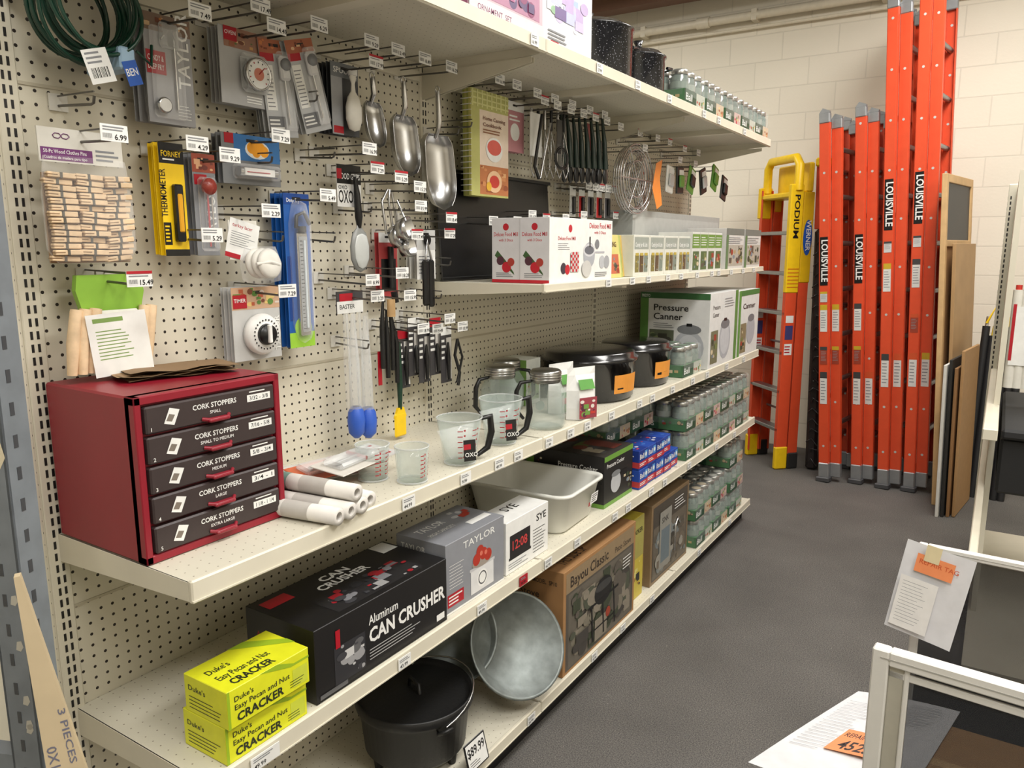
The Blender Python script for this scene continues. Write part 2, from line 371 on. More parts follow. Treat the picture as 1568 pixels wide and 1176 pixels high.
# wire coil
g=G('clothesline_wire_coil');gm=K((14,58,44),.3)
for i in range(13):
    R=.078+random.uniform(-.008,.012);P=[]
    cx,cz=random.uniform(-.006,.006),random.uniform(-.008,.008)
    for k in range(36):
        a=2*pi*k/36;P.append((cx+R*math.cos(a),-.009*i+.04+.004*math.sin(3*a+i),.085+cz+R*1.05*math.sin(a)))
    g.tube(P,.004,gm,6,closed=True)
g.box((.03,-.07,-.02),(.062,.05,.022),K((150,180,205),.4),.004)
g.tube([(.07,-.06,.02),(.1,-.06,.0),(.11,-.05,.04)],.003,gm,6)
fr=Fr((-.03,-.075,-.06),(.94,0,.3),(-.3,0,.94),(0,-1,0),.05,.06);g.rect(fr,0,0,1,1,white);g.barcode(fr,.1,.1,.9,.5);g.lines(fr,.1,.55,.9,.95,3,grey)
fr=Fr((.045,-.07,-.05),(.94,0,.3),(-.3,0,.94),(0,-1,0),.03,.045);g.rect(fr,0,0,1,1,blue);g.text(fr,.1,.4,'BEN',.3,white,w=.8)
g.tube([(-.03,.08,.15),(-.03,-.09,.145)],.003,wire)
hang(g,.78,.93,1.95)
# candy thermometer
g=G('candy_thermometer_card');w_,h_=.108,.215;fr=ccard(g,w_,h_,K((150,150,152),.5))
g.busy(fr,0,.84,1,1,14,[(190,120,60),(90,50,30),(150,110,80),(200,170,130),(110,60,40)],(120,98,82))
g.rect(fr,.02,.45,.42,.66,red);g.text(fr,.05,.57,'CANDY &',.05,white,w=.33);g.text(fr,.05,.49,'DEEP FRY',.05,white,w=.33)
g.text(fr,.93,.35,'TAYLOR',.13,white,rot=pi/2,bold=.01);g.lines(fr,.62,.05,.95,.2,5,white,fill=.2)
g.cyl((.01,-.006,.03),(.01,-.006,.17),.0025,steel);g.lathe([(0,.0),(.016,0),(.016,.006),(.013,.008),(0,.008)],steel,(-.025,-.008,.035),ax=(0,-1,0))
g.disc((-.025,-.0165,.035),.013,white,(0,-1,0));g.box((-.022,-.01,.15),(.022,0,.2),haze,.004);g.box((-.045,-.012,.01),(.03,-.001,.19),film,.006)
g.tube([(-.02,-.006,.165),(.0,-.008,.19),(.02,-.006,.165)],.002,steel)
hook(g,0,h_-.012,.19);hang(g,.98,1.09,1.853)
# oven thermometer
g=G('oven_thermometer_card');w_,h_=.135,.165;fr=ccard(g,w_,h_,K((168,168,168),.5))
g.busy(fr,.1,.74,1,1,16,[(200,150,90),(150,90,60),(225,190,140),(110,60,40),(90,110,60)],(150,110,90));g.rect(fr,.1,.82,.36,1,red);g.text(fr,.12,.9,'OVEN',.05,white,w=.22)
g.lines(fr,.5,.04,.95,.15,3,white)
g.box((-.02,-.02,.03),(.058,0,.115),haze,.01)
g.lathe([(0,0),(.036,0),(.036,.012),(.032,.014),(.031,.011),(0,.011)],steel,(.018,-.014,.07),ax=(0,-1,0));g.disc((.018,-.0255,.07),.031,white,(0,-1,0))
for k in range(11):
    a=-.8+k*.47;g.add([(.018+.024*math.cos(a),-.026,.07+.024*math.sin(a)),(.018+.028*math.cos(a),-.026,.07+.028*math.sin(a)),(.018+.028*math.cos(a+.1),-.026,.07+.028*math.sin(a+.1)),(.018+.024*math.cos(a+.1),-.026,.07+.024*math.sin(a+.1))],[(0,1,2,3)],red if k%3==0 else black)
g.disc((.018,-.0258,.07),.014,K((196,120,100)),(0,-1,0));g.tube([(.018,-.027,.07),(.034,-.027,.086)],.001,red)
fr2=Fr((.053,-.001,.04),(0,0,1),(-1,0,0),(0,-1,0),.1,.014)
g.text(fr2,0,.2,'TAYLOR',.7,white)
hook(g,0,h_-.012,.19);hang(g,1.16,1.295,1.918)
for nm,y0,w_,h_,z0,tilt,X in(('meat_thermometer_card',1.33,.09,.22,1.86,-6,.085),('digital_thermometer_card',1.43,.09,.215,1.885,-16,.10)):
    g=G(nm);fr=ccard(g,w_,h_,K((178,180,182),.5));g.busy(fr,0,.86,1,1,8,[(200,120,70),(120,60,40),(220,180,140)],(165,96,66));g.rect(fr,0,.78,.45,.86,red)
    g.rect(fr,.05,.28,.38,.74,white);g.lines(fr,.08,.3,.35,.7,10,grey,fill=.3);g.rect(fr,.04,.06,.6,.22,K((110,112,116)));g.lines(fr,.06,.08,.55,.2,3,white)
    g.cyl((.018,-.006,.03),(.018,-.006,.13),.002,steel);g.box((.004,-.014,.13),(.034,0,.185),K((205,206,208),.4),.005)
    g.lathe([(0,0),(.014,0),(.014,.006),(0,.007)],K((120,122,125),.4),(.018,-.012,.165),ax=(0,-1,0));g.box((-.002,-.016,.015),(.04,-.001,.195),film,.006)
    g.done(X,y0,z0,90,ty=tilt)
g=G('ice_scoop_card');w_,h_=.1,.18;fr=ccard(g,w_,h_,K((60,62,66),.4));g.rect(fr,0,.8,1,1,K((110,114,118)));g.rect(fr,.0,.0,.4,.8,K((150,152,156)));g.text(fr,.1,.86,'SPOON',.08,white);g.rect(fr,.05,.02,.4,.12,red)
g.lathe([(.001,-.05),(.018,-.045),(.027,-.02),(.027,.01),(.02,.035),(.008,.05),(.006,.07),(.012,.085),(.006,.1),(0,.101)],offw,(.01,-.02,.06),sy=.5)
g.cyl((.01,-.02,.15),(.01,-.02,.165),.012,white)
hook(g,0,h_-.012,.19);hang(g,1.49,1.6,1.89)
def scoop(name,y0,y1,z0,z1,X):
    g=G(name);W=(y1-y0);H=z1-z0;bl=H*.62;r=W/2
    V=[];F=[];nu,nv=14,14
    for j in range(nv+1):
        t=j/nv;z=bl*t
        rr=r*math.sqrt(max(0,1-(1-min(1,t/.45))**2.2))if t<.45 else r*(1-.12*(t-.45))
        if t>.9: rr*=(1-(t-.9)*3)
        for i in range(nu+1):
            a=pi*i/nu;V.append((-rr*math.cos(a),.0+rr*.75*math.sin(a)-.02*(1-t),z))
    for j in range(nv):
        for i in range(nu): F.append((j*(nu+1)+i,j*(nu+1)+i+1,(j+1)*(nu+1)+i+1,(j+1)*(nu+1)+i))
    g.add(V,F,steel,True)
    top=[nv*(nu+1)+i for i in range(nu+1)];g.add([V[i] for i in top],[list(range(nu+1))],steel)
    for sgn in(0,nu): g.tube([V[j*(nu+1)+sgn] for j in range(1,nv+1)],.0016,steel,6)
    g.tube([(0,.012,bl-.01),(0,.0,bl+.015),(0,-.004,bl+.1*H),(0,0,H-.012)],[.006,.007,.0085,.008],steel,10)
    g.tube([(.01*math.cos(a),0,H-.008+.01*math.sin(a)) for a in [k*pi/4 for k in range(8)]],.002,steel,6,closed=True)
    return g.done(X,(y0+y1)/2,z0,90)
scoop('steel_scoop',1.625,1.70,1.87,2.07,.07);scoop('steel_scoop',1.715,1.825,1.80,2.075,.09);scoop('steel_scoop',1.855,2.0,1.71,2.075,.09)
g=G('clothespin_bag');w_=.17
fr=Fr((-.08,0,.19),(1,0,0),(0,0,1),(0,-1,0),.16,.062);g.box((-.08,0,.19),(.08,.004,.252),offw)
g.rect(fr,.02,.05,.62,.42,K((110,50,110)));g.text(fr,.05,.26,'50-Pc Wood Clothes Pins',.11,white,w=.5);g.text(fr,.05,.1,'Cuadros de madera para tipo',.08,white,w=.5);g.lines(fr,.66,.1,.96,.5,3,grey)
g.tube([(-.045+.008*math.cos(k),-.001,.238+.005*math.sin(k)) for k in range(6)],.0008,K((110,50,110)),5,closed=True);g.tube([(-.03+.008*math.cos(k),-.001,.238+.005*math.sin(k)) for k in range(6)],.0008,K((110,50,110)),5,closed=True)
pw=mat('clothespin_wood',(222,194,158),.6,noise=.12,scale=60)
for c in range(3):
    for r in range(14):
        z=.012+r*.0118;x=-.054+c*.053+random.uniform(-.004,.004);a=random.uniform(-.04,.04)+(-.06 if c==2 else .03)
        g.T=Matrix.Translation((x,random.uniform(-.014,-.002),z))@Matrix.Rotation(a,4,'Y')
        g.box((-.026,-.012,-.0048),(.026,0,.0048),pw,.0012);g.box((-.004,-.0125,-.0052),(.001,0,.0052),wire)
        g.box((-.028,-.0122,-.0008),(-.008,0,.0008),K((120,90,60)))
g.T=Matrix()
g.box((-.078,.001,.004),(.078,.006,.17),K((150,120,90),.7))
g.lathe([(.001,.0),(.07,.004),(.088,.03),(.088,.13),(.08,.19),(.078,.2)],film,(0,-.008,0),n=24,sy=.26)
hook(g,0,.235,.19);hang(g,.75,.92,1.565)
g=G('yellow_thermometer_card');w_,h_=.058,.235;fr=ccard(g,w_,h_,yellow);g.rect(fr,0,.82,1,1,black);g.text(fr,.1,.88,'FORNEY',.05,yellow,w=.8);g.lines(fr,.15,.84,.85,.87,1,white)
g.rect(fr,0,.0,1,.06,black);g.rect(fr,0,.1,.3,.3,black);g.lines(fr,.05,.12,.27,.28,5,yellow);g.text(fr,.2,.35,'THERMOMETER',.06,black,rot=pi/2,w=1.7)
g.box((-.006,-.016,.03),(.014,0,.15),black,.003);g.box((-.002,-.018,.05),(.01,0,.13),K((210,150,20)),.002)
hook(g,0,h_-.012,.17);hang(g,.995,1.05,1.58)
g=G('meat_thermometer_card');w_,h_=.058,.22;fr=ccard(g,w_,h_,grey);g.busy(fr,0,.82,1,1,7,[(190,90,60),(110,50,40),(210,160,120)],(150,70,50));g.rect(fr,.05,.7,.6,.8,red);g.lathe([(0,0),(.018,0),(.018,.008),(0,.01)],K((150,60,50),.3),(0,-.01,.15),ax=(0,-1,0))
g.cyl((0,-.008,.02),(0,-.008,.14),.0022,red);g.cyl((.012,-.006,.02),(.012,-.006,.13),.002,steel);g.text(fr,.9,.15,'TAYLOR',.1,white,rot=pi/2);g.box((-.022,-.018,.01),(.022,0,.17),film,.006)
hook(g,0,h_-.012,.17);hang(g,1.07,1.13,1.58)
g=G('fridge_thermometer_card');w_,h_=.165,.112;fr=ccard(g,w_,h_,K((120,122,124)))
g.rect(fr,.2,.48,1,1,K((50,110,170)));g.blob(fr,.6,.72,.035,white,asp=.6)
for u,v in((.5,.75),(.58,.68),(.66,.76),(.72,.7),(.6,.8)): g.blob(fr,u,v,.013,K((240,160,30)))
g.rect(fr,.05,.8,.2,1,red);g.cyl((-.05,-.012,.028),(.058,-.012,.028),.011,steel);g.box((-.04,-.024,.02),(.045,-.02,.036),white);g.cyl((-.035,-.025,.027),(.03,-.025,.027),.0012,red);g.box((-.06,-.027,.012),(.066,0,.045),film,.006)
hook(g,0,h_-.012,.18);hang(g,1.15,1.315,1.742)
g=G('range_vent_cover_pack')
V=Fr((-.065,0,.07),(.97,0,-.24),(.24,0,.97),(0,-1,0),.085,.09);g.box((-.05,.001,.06),(.03,.003,.15),offw);g.rect(V,0,0,1,1,white);g.lines(V,.1,.3,.9,.7,7,grey,fill=.3);g.text(V,.1,.8,'turkey lacer',.09,red);g.rect(V,0,0,.5,.12,red)
for i in range(3): g.lathe([(0,0),(.034,.0),(.036,.006),(.03,.012),(.012,.014),(0,.012)],offw,(.012+.006*i,-.012-.014*i,.05),ax=(.1,-1,.1));
g.tube([(.012-.03,-.05,.05),(.02,-.054,.055),(.05,-.05,.048)],.004,offw);g.lathe([(.001,0),(.05,.01),(.055,.05),(.04,.09)],film,(.012,-.03,0),sy=.6)
hook(g,-.02,.165,.19);hang(g,1.14,1.27,1.51)
g=G('deep_fry_thermometer_card');w_,h_=.083,.385;fr=ccard(g,w_,h_,K((24,84,160)));g.rect(fr,0,0,1,.1,K((150,200,60)));g.blob(fr,.55,.13,.028,K((150,200,60)))
g.rect(fr,0,.93,1,1,K((18,66,140)));g.text(fr,.12,.945,'Deep Fry',.025,white,w=.5);g.rect(fr,.05,.18,.2,.6,K((20,60,130)))
g.box((-.012,-.012,.03),(.022,-.002,.29),steel,.003);fr3=Fr((-.009,-.0125,.04),(1,0,0),(0,0,1),(0,-1,0),.028,.24);g.rect(fr3,0,0,1,1,K((150,152,152)))
for i in range(24): g.rect(fr3,.1,.03+.04*i,.35 if i%3 else .5,.036+.04*i,black)
g.cyl((.007,-.015,.05),(.007,-.015,.27),.003,mat('glass_tube',(200,210,215),.1,noise=0));g.cyl((.005,-.012,.29),(.005,-.012,.305),.01,black)
g.lathe([(.001,0),(.02,.01),(.034,.05),(.034,.30),(.022,.35),(0,.36)],film,(.004,-.004,.01),sy=.6);g.tube([(.005-.02,-.012,.3),(-.012,-.012,.33),(.012,-.012,.34),(.03,-.012,.31)],.005,black)
hook(g,0,h_-.012,.19);hang(g,1.32,1.4,1.345)
g=G('kitchen_timer_card');w_,h_=.14,.175;fr=ccard(g,w_,h_,K((186,186,184)));g.busy(fr,0,.7,1,1,22,[(180,90,60),(90,130,60),(220,190,120),(120,70,50),(210,200,190)],(196,160,130));g.rect(fr,.02,.72,.3,.9,red);g.text(fr,.04,.8,'TIMER',.05,white,w=.24)
g.text(fr,.97,.1,'TAYLOR',.09,white,rot=pi/2)
g.lathe([(0,0),(.048,0),(.05,.012),(.044,.024),(0,.026)],white,(.004,-.001,.062),ax=(0,-1,0),n=36);g.lathe([(0,0),(.026,0),(.024,.01),(0,.012)],black,(.004,-.026,.062),ax=(0,-1,0))
g.box((-.001,-.044,.042),(.009,-.03,.086),white,.002)
for k in range(24):
    a=k*2*pi/24;x=.004+.035*math.cos(a);z=.062+.035*math.sin(a);g.box((x-.0013,-.0275,z-.0018),(x+.0013,-.026,z+.0018),black)
hook(g,0,h_-.01,.19);hang(g,1.15,1.29,1.33)
g=G('silicone_spoon');fr=Fr((-.055,.002,.175),(1,0,0),(0,0,1),(0,-1,0),.09,.11);g.box((-.055,.002,.175),(.035,.004,.285),white);g.rect(fr,0,.55,1,1,black);g.text(fr,.05,.66,'GOOD GRIPS',.14,white,w=.9);g.rect(fr,.0,.66,.2,.9,red);g.text(fr,.05,.1,'OXO',.3,black,w=.6);g.text(fr,.05,.42,'OXO',.09,black)
g.lathe([(.001,0),(.02,.008),(.034,.035),(.036,.07),(.026,.105),(.01,.12),(.007,.13)],K((130,132,130),.3),(.01,-.01,.0),sy=.35)
g.lathe([(.001,.01),(.016,.016),(.027,.038),(.028,.07),(.02,.098),(.004,.105)],K((185,188,186),.3),(.01,-.018,.0),sy=.2)
g.tube([(.01,-.01,.12),(.008,-.012,.15),(.004,-.012,.21),(0,-.01,.255)],[.006,.011,.009,.004],black,12)
hook(g,0,.27,.17);hang(g,1.5,1.62,1.53)
g=G('steel_measuring_cups')
for i,(x,z,r) in enumerate(((.0,.05,.036),(.015,.02,.03),(-.015,.07,.033))):
    g.lathe([(0,0),(r*.85,0),(r,.03),(r+.002,.03),(r*.87,-.002),(0,-.002)],steel,(x,-.01-.02*i,z),ax=(.3,-1,.25));g.tube([(x,-.03-.02*i,z+r*.8),(x,-.02-.01*i,z+r+.05)],.003,steel)
for x in(-.03,.0,.02): g.tube([(x,-.01,.06),(x-.01,-.005,.15),(x*.3,.0,.185)],.004,steel)
hook(g,0,.185,.19);hang(g,1.65,1.77,1.575)
g=G('kitchen_shears_card');fr=ccard(g,.08,.19,K((165,60,60)),stack=1);g.rect(fr,.1,.1,.9,.6,black);g.rect(fr,0,.85,1,1,white);g.cyl((0,-.01,.03),(0,-.01,.15),.009,black);hook(g,0,.18,.16,back=.05);hang(g,1.68,1.78,1.45,X=.05)
g=G('black_tongs_card');g.T=Matrix.Translation((0,0,.08));fr=ccard(g,.09,.15,white);g.rect(fr,0,.6,1,1,K((190,190,188)));g.lines(fr,.1,.1,.9,.5,6,grey,fill=.3);g.T=Matrix()
g.box((-.03,-.02,0),(-.006,-.002,.14),black,.006);g.box((-.002,-.02,-.005),(.02,-.002,.14),black,.006);g.tube([(-.018,-.012,.14),(-.01,-.012,.2),(.01,-.012,.14)],.004,steel);g.disc((.0,-.006,.2),.018,black,(0,-1,0))
hook(g,0,.215,.17);hang(g,1.8,1.94,1.42)
g=G('turkey_baster_pack');fr=Fr((-.06,0,.34),(1,0,0),(0,0,1),(0,-1,0),.1,.06);g.box((-.06,0,.34),(.04,.003,.4),K((60,58,60)));g.rect(fr,.0,.0,1,.55,white);g.rect(fr,.1,.55,.6,.9,red);g.text(fr,.1,.2,'BASTER',.2,black)
for x,dz in((-.018,0),(.03,-.01)):
    g.lathe([(.004,.34),(.008,.3),(.015,.2),(.017,.07),(.014,.065)],haze,(x,-.015,dz));g.lathe([(.014,.09),(.022,.075),(.025,.05),(.022,.015),(.008,0),(0,0)],K((50,92,190),.4),(x,-.015,dz-.01))
for x in(-.03,.0,.02): g.tube([(x,-.004,.34),(x-.005,-.014,.2),(x,-.01,.08)],.003,haze)
g.lathe([(.001,.05),(.045,.07),(.05,.2),(.045,.34)],film,(0,-.01,0),sy=.4);hook(g,0,.385,.17);hang(g,1.48,1.61,1.08)
g=G('grill_tool_set')
for x,z in((-.03,.05),(-.01,.02),(.012,.04),(.03,.0)): g.tube([(x,-.01,z),(x,-.01,z+.12),(x*.6,-.005,z+.2)],[.007,.008,.003],black,10)
g.cyl((.0,-.02,.2),(.0,-.02,.25),.012,wood);g.cyl((.02,-.02,.24),(.015,-.02,.27),.01,black);g.box((-.04,.0,.0),(-.025,.002,.1),red);hook(g,0,.26,.17);hang(g,1.63,1.73,1.2)
g=G('yellow_spatula');g.box((-.03,-.008,0),(.022,.002,.075),yellow,.006);g.prism([(-.03,.06),(.022,.06),(.01,.09),(-.015,.09)],-.007,.001,yellow)
g.tube([(-.003,-.003,.085),(-.003,-.004,.16),(-.003,-.003,.29)],[.006,.009,.007],K((18,52,36),.4),10);g.tube([(-.003,.08,.3),(-.003,-.06,.295)],.002,wire);hang(g,1.70,1.76,1.03)
g=G('peeler_card_row')
for i,x in enumerate((-.09,-.055,-.02,.02,.06)):
    y=-.012*i+.02;z0=(.0,.035,.01,.03,.0)[i];fr=Fr((x-.03,y,.02+z0),(1,0,0),(0,0,1),(0,-1,0),.055,.18);g.box((x-.03,y,.02+z0),(x+.025,y+.002,.20+z0),K((60,58,60)));g.rect(fr,0,.85,1,1,[red,white,grey,red,white][i]);g.rect(fr,.5,.05,.98,.8,K((200,196,190)));g.lines(fr,.05,.4,.45,.8,4,white)
    g.tube([(x,y-.008,.03+z0),(x-.002,y-.008,.1+z0),(x,y-.006,.15)],[.005,.007,.003],black,8)
g.tube([(.075,-.06,.16),(.06,-.06,.11),(.085,-.06,.05),(.075,-.06,.01)],.005,black);g.tube([(.075,-.06,.16),(.1,-.06,.1),(.07,-.06,.02)],.004,black)
hook(g,-.04,.2,.15);hook(g,.06,.2,.17);hang(g,1.76,1.98,1.15)
g=G('wooden_peg_pack')
for i,x in enumerate((-.08,-.062,-.042,.06,.075)): g.tube([(x-.012,-.012-.004*(i%2),.01),(x-.006,-.015,.07),(x+.008,-.012,.135)],[.009,.012,.011],pw,12)
g.prism([(-.055,.13),(.065,.125),(.075,.165),(.07,.2),(-.06,.2),(-.065,.17)],-.002,.012,K((128,172,56)))
fr=Fr((-.055,-.024,.0),(.985,0,-.05+.09),(-.09,0,.99),(0,-1,0),.125,.125);g.rect(fr,0,0,1,1,white,.004);g.lines(fr,.12,.25,.75,.75,9,K((120,150,80)),.004,fill=.3);g.rect(fr,.1,.86,.6,.93,K((120,150,80)),.004)
g.box((-.05,-.018,.01),(.06,0,.13),offw,.01);hook(g,0,.19,.19);hang(g,.77,.95,1.345)
g=G('spiral_cookbook')
for i in range(4):
    y=.012*i;g.box((-.1+.006*i,y,0-.0),(.1-.012*i+.02,y+.01,.335),K((172,178,92)) if i%2 else K((196,190,110)),.001)
fr=Fr((-.1,0,0),(1,0,0),(0,0,1),(0,-1,0),.22,.335)
g.rect(fr,.0,.0,1,1,K((180,180,108)));g.rect(fr,.22,.02,1,.82,K((226,208,190)));g.busy(fr,.22,.02,1,.3,16,[(206,140,90),(170,100,60),(220,170,120),(150,80,50)],(186,116,72))
for i in range(8): g.rect(fr,.02+.125*i,.84,.055+.125*i,1,K((206,206,142)))
for i in range(3): g.rect(fr,0,.86+.05*i,1,.875+.05*i,K((206,206,142)))
g.blob(fr,.6,.46,.05,white,asp=.8);g.blob(fr,.6,.48,.042,K((205,90,80)),asp=.6);g.blob(fr,.6,.15,.045,K((230,190,150)),asp=.8);g.blob(fr,.6,.15,.03,K((196,60,50)),asp=.7);g.blob(fr,.45,.1,.015,K((230,180,60)))
g.text(fr,.3,.73,'Home Canning',.035,K((110,60,40)),w=.6);g.text(fr,.3,.67,'Cookbook',.035,K((110,60,40)),w=.5);g.lines(fr,.3,.6,.9,.65,2,K((140,90,60)))
for i in range(18): g.tube([(-.1+.004*math.cos(a),.02+.022*math.sin(a),.015+.018*i) for a in [k*pi/4 for k in range(8)]],.001,white,4,closed=True)
g.tube([(0,.04,.30),(0,.095,.33)],.003,wire)
hang(g,2.07,2.3,1.765,X=.10)
g=G('pink_kitchen_card');fr=ccard(g,.12,.17,K((186,130,136)));g.rect(fr,0,.82,1,1,white);g.blob(fr,.5,.4,.03,white);g.lines(fr,.2,.6,.8,.75,2,white);hook(g,0,.16);hang(g,2.33,2.43,1.93)
g=G('hanging_utensils')
for i in range(6):
    x=-.2+.03*i;y=.02-.01*i
    for q in(-1,1): g.tube([(x,y,.2),(x+q*.016,y-.01,.12),(x+q*.02,y-.01,.06),(x,y-.01,.03)],.0018,steel,5)
    g.tube([(x,y,.2),(x,y,.27)],.006,black if i%2 else steel,8)
for i in range(8):
    x=-.02+.026*i;y=.0-.012*i
    g.tube([(x,y,.27),(x+.004,y-.01,.18),(x+.012,y-.012,.08)],[.005,.010,.013],K((20,38,30),.35),8);g.lathe([(.001,0),(.016,.01),(.020,.04),(.01,.06)],black,(x+.012,y-.012,.02),sy=.4)
g.box((-.24,-.0,.1),(-.16,.003,.25),white);g.box((-.1,-.03,.12),(-.05,-.028,.24),black);g.tube([(-.21,-.03,.24),(-.26,-.03,.06),(-.23,-.03,.02)],.006,black);g.tube([(-.15,-.03,.22),(-.22,-.03,.02)],.004,steel)
for R in(.05,.042): g.tube([(-.1+R*math.cos(a),-.05,.1+R*.8*math.sin(a)) for a in [k*pi/8 for k in range(16)]],.003,black,5,closed=True)
g.box((.16,-.02,.16),(.21,-.018,.26),K((150,60,60)));g.box((.2,-.05,.03),(.24,-.04,.2),black,.008);g.box((-.0,.02,.08),(.2,.024,.26),K((190,186,178)));g.box((.23,.0,.05),(.3,.003,.24),K((160,158,154)))
for x in(-.2,-.1,0,.1,.2): hook(g,x,.265,.2,back=.115)
g.done(.12,2.66,1.82,90)
g=G('small_gadget_card_row')
for i,x in enumerate((-.13,-.07,-.01,.05,.11)):
    fr=Fr((x-.025,-.01*i,0),(1,0,0),(0,0,1),(0,-1,0),.05,.12);g.box((x-.025,-.01*i,0),(x+.025,-.01*i+.002,.12),white);g.rect(fr,0,.0,1,.7,K(random.choice([(80,78,80),(190,190,186),(170,40,40)])));g.box((x-.008,-.01*i-.012,.01),(x+.008,-.01*i,.08),black,.003);hook(g,x,.115,.15)
g.done(.08,2.95,1.72,90)
g=G('wire_canning_rack')
for j in range(4):
    y=-.02-.02*j
    for R in(.17,.145,.09): g.tube([(R*math.cos(k*pi/16)-.02*j,y,.14+R*.85*math.sin(k*pi/16)) for k in range(32)],.003,steel,6,closed=True)
    for a in(0,pi/3,2*pi/3): g.tube([(.17*math.cos(a)-.02*j,y,.14+.145*math.sin(a)),(-.17*math.cos(a)-.02*j,y,.14-.145*math.sin(a))],.003,steel,6)
fr=Fr((.06,-.1,.02),(1,0,0),(0,0,1),(0,-1,0),.12,.22);g.poly(fr,[(0,.4),(.5,0),(1,.1),(.7,.6),(.9,1),(.3,.9)],K((220,130,50)))
fr=Fr((.1,-.02,.0),(1,0,0),(0,0,1),(0,-1,0),.1,.25);g.rect(fr,0,0,1,1,K((206,204,198)));g.busy(fr,.1,.1,.9,.8,8)
hook(g,0,.27,.22,back=.135);g.done(.14,3.2,1.745,90)
g=G('jar_tool_card_row')
for i,x in enumerate((-.3,-.2,-.08,.06,.2,.32)):
    z=random.uniform(-.02,.03);c=[(235,235,230),(30,30,30),(96,150,60),(30,32,30),(96,150,60),(40,40,40)][i]
    g.T=Matrix.Translation((x,-.015*i,z))@Matrix.Rotation(random.uniform(-.3,.3),4,'Y');g.box((-.045,-.01,-.06),(.045,0,.07),K(c),.004);g.box((-.03,-.022,-.03),(.03,-.01,.03),K([(190,190,190),(96,150,60),(30,30,30)][i%3]),.006);g.box((-.02,-.012,.03),(.04,-.0105,.055),white)
g.T=Matrix()
for x in(-.3,-.08,.2): hook(g,x,.08,.2,back=.145)
g.done(.15,3.98,1.93,90)
g=G('black_baking_sheet');g.T=Matrix.Rotation(-.07,4,'X');g.box((-.36,0,0),(.36,.006,.36),black,.003);g.box((-.37,-.008,.0),(.37,.0,.012),black,.002);g.box((-.37,-.008,.35),(.37,.0,.362),black,.002);g.done(.05,2.35,1.489,90)
# ================================================================ TOP SHELF
zt=2.175
g=G('ornament_gift_box');F_,L_,T_=carton(g,.36,.3,.24,K((206,172,182)),ms=K((150,90,120)));g.busy(F_,.05,.18,.95,.95,60,[(130,60,100),(220,196,208),(90,70,110),(190,180,190),(160,90,130)],(170,120,146))
g.rect(F_,0,0,1,.15,K((206,204,204)));g.text(F_,.1,.03,'ORNAMENT  SET',.06,K((120,50,90)));g.done(.42,1.81,zt,90)
g=G('food_strainer_box');F_,L_,T_=carton(g,.31,.3,.34,K((214,214,218)),ms=K((196,196,204)));
g.busy(F_,.06,.16,.94,.72,34,[(160,180,210),(180,185,215),(180,160,200),(140,175,140),(110,90,140),(190,180,215),(200,120,140),(214,214,224)])
g.lines(F_,.1,.05,.5,.14,3,grey);g.rect(F_,.15,.02,.3,.05,red);g.text(F_,.1,.8,'Strainer',.07,K((80,70,140)));g.done(.41,2.16,zt,90)
def enamel(name,base,hi,t):
    e=mat(name,base,.2,noise=0,coat=.4);n_=e.node_tree.nodes;l_=e.node_tree.links;tc_=n_.new('ShaderNodeTexCoord');vo=n_.new('ShaderNodeTexVoronoi');vo.inputs['Scale'].default_value=130;l_.new(tc_.outputs['Object'],vo.inputs['Vector'])
    cr=n_.new('ShaderNodeValToRGB');cr.color_ramp.elements[0].position=t;cr.color_ramp.elements[0].color=rgb(hi);cr.color_ramp.elements[1].position=t+.08;cr.color_ramp.elements[1].color=rgb(base);l_.new(vo.outputs['Distance'],cr.inputs[0]);l_.new(cr.outputs[0],n_['Principled BSDF'].inputs['Base Color']);return e
enam=enamel('speckled_enamel',(24,25,30),(160,162,170),.14);enam2=enamel('black_enamel',(14,14,16),(70,70,76),.06)
def stockpot(name,r,h,X,Y):
    g=G(name);g.lathe([(0,0),(r*.95,0),(r,.01),(r,h),(r+.006,h+.003),(r+.006,h+.008),(r*.98,h+.012),(r*.8,h+.028),(r*.3,h+.04),(.02,h+.042),(.012,h+.055),(.02,h+.07),(0,h+.074)],enam,n=40)
    for q in(-1,1): g.tube([(q*r,-.05,h*.8),(q*(r+.035),-.035,h*.82),(q*(r+.035),.035,h*.82),(q*r,.05,h*.8)],.006,enam)
    return g.done(X,Y,zt,60)
stockpot('enamel_canning_pot',.16,.17,.25,2.6);stockpot('enamel_stock_pot',.105,.14,.30,2.93)
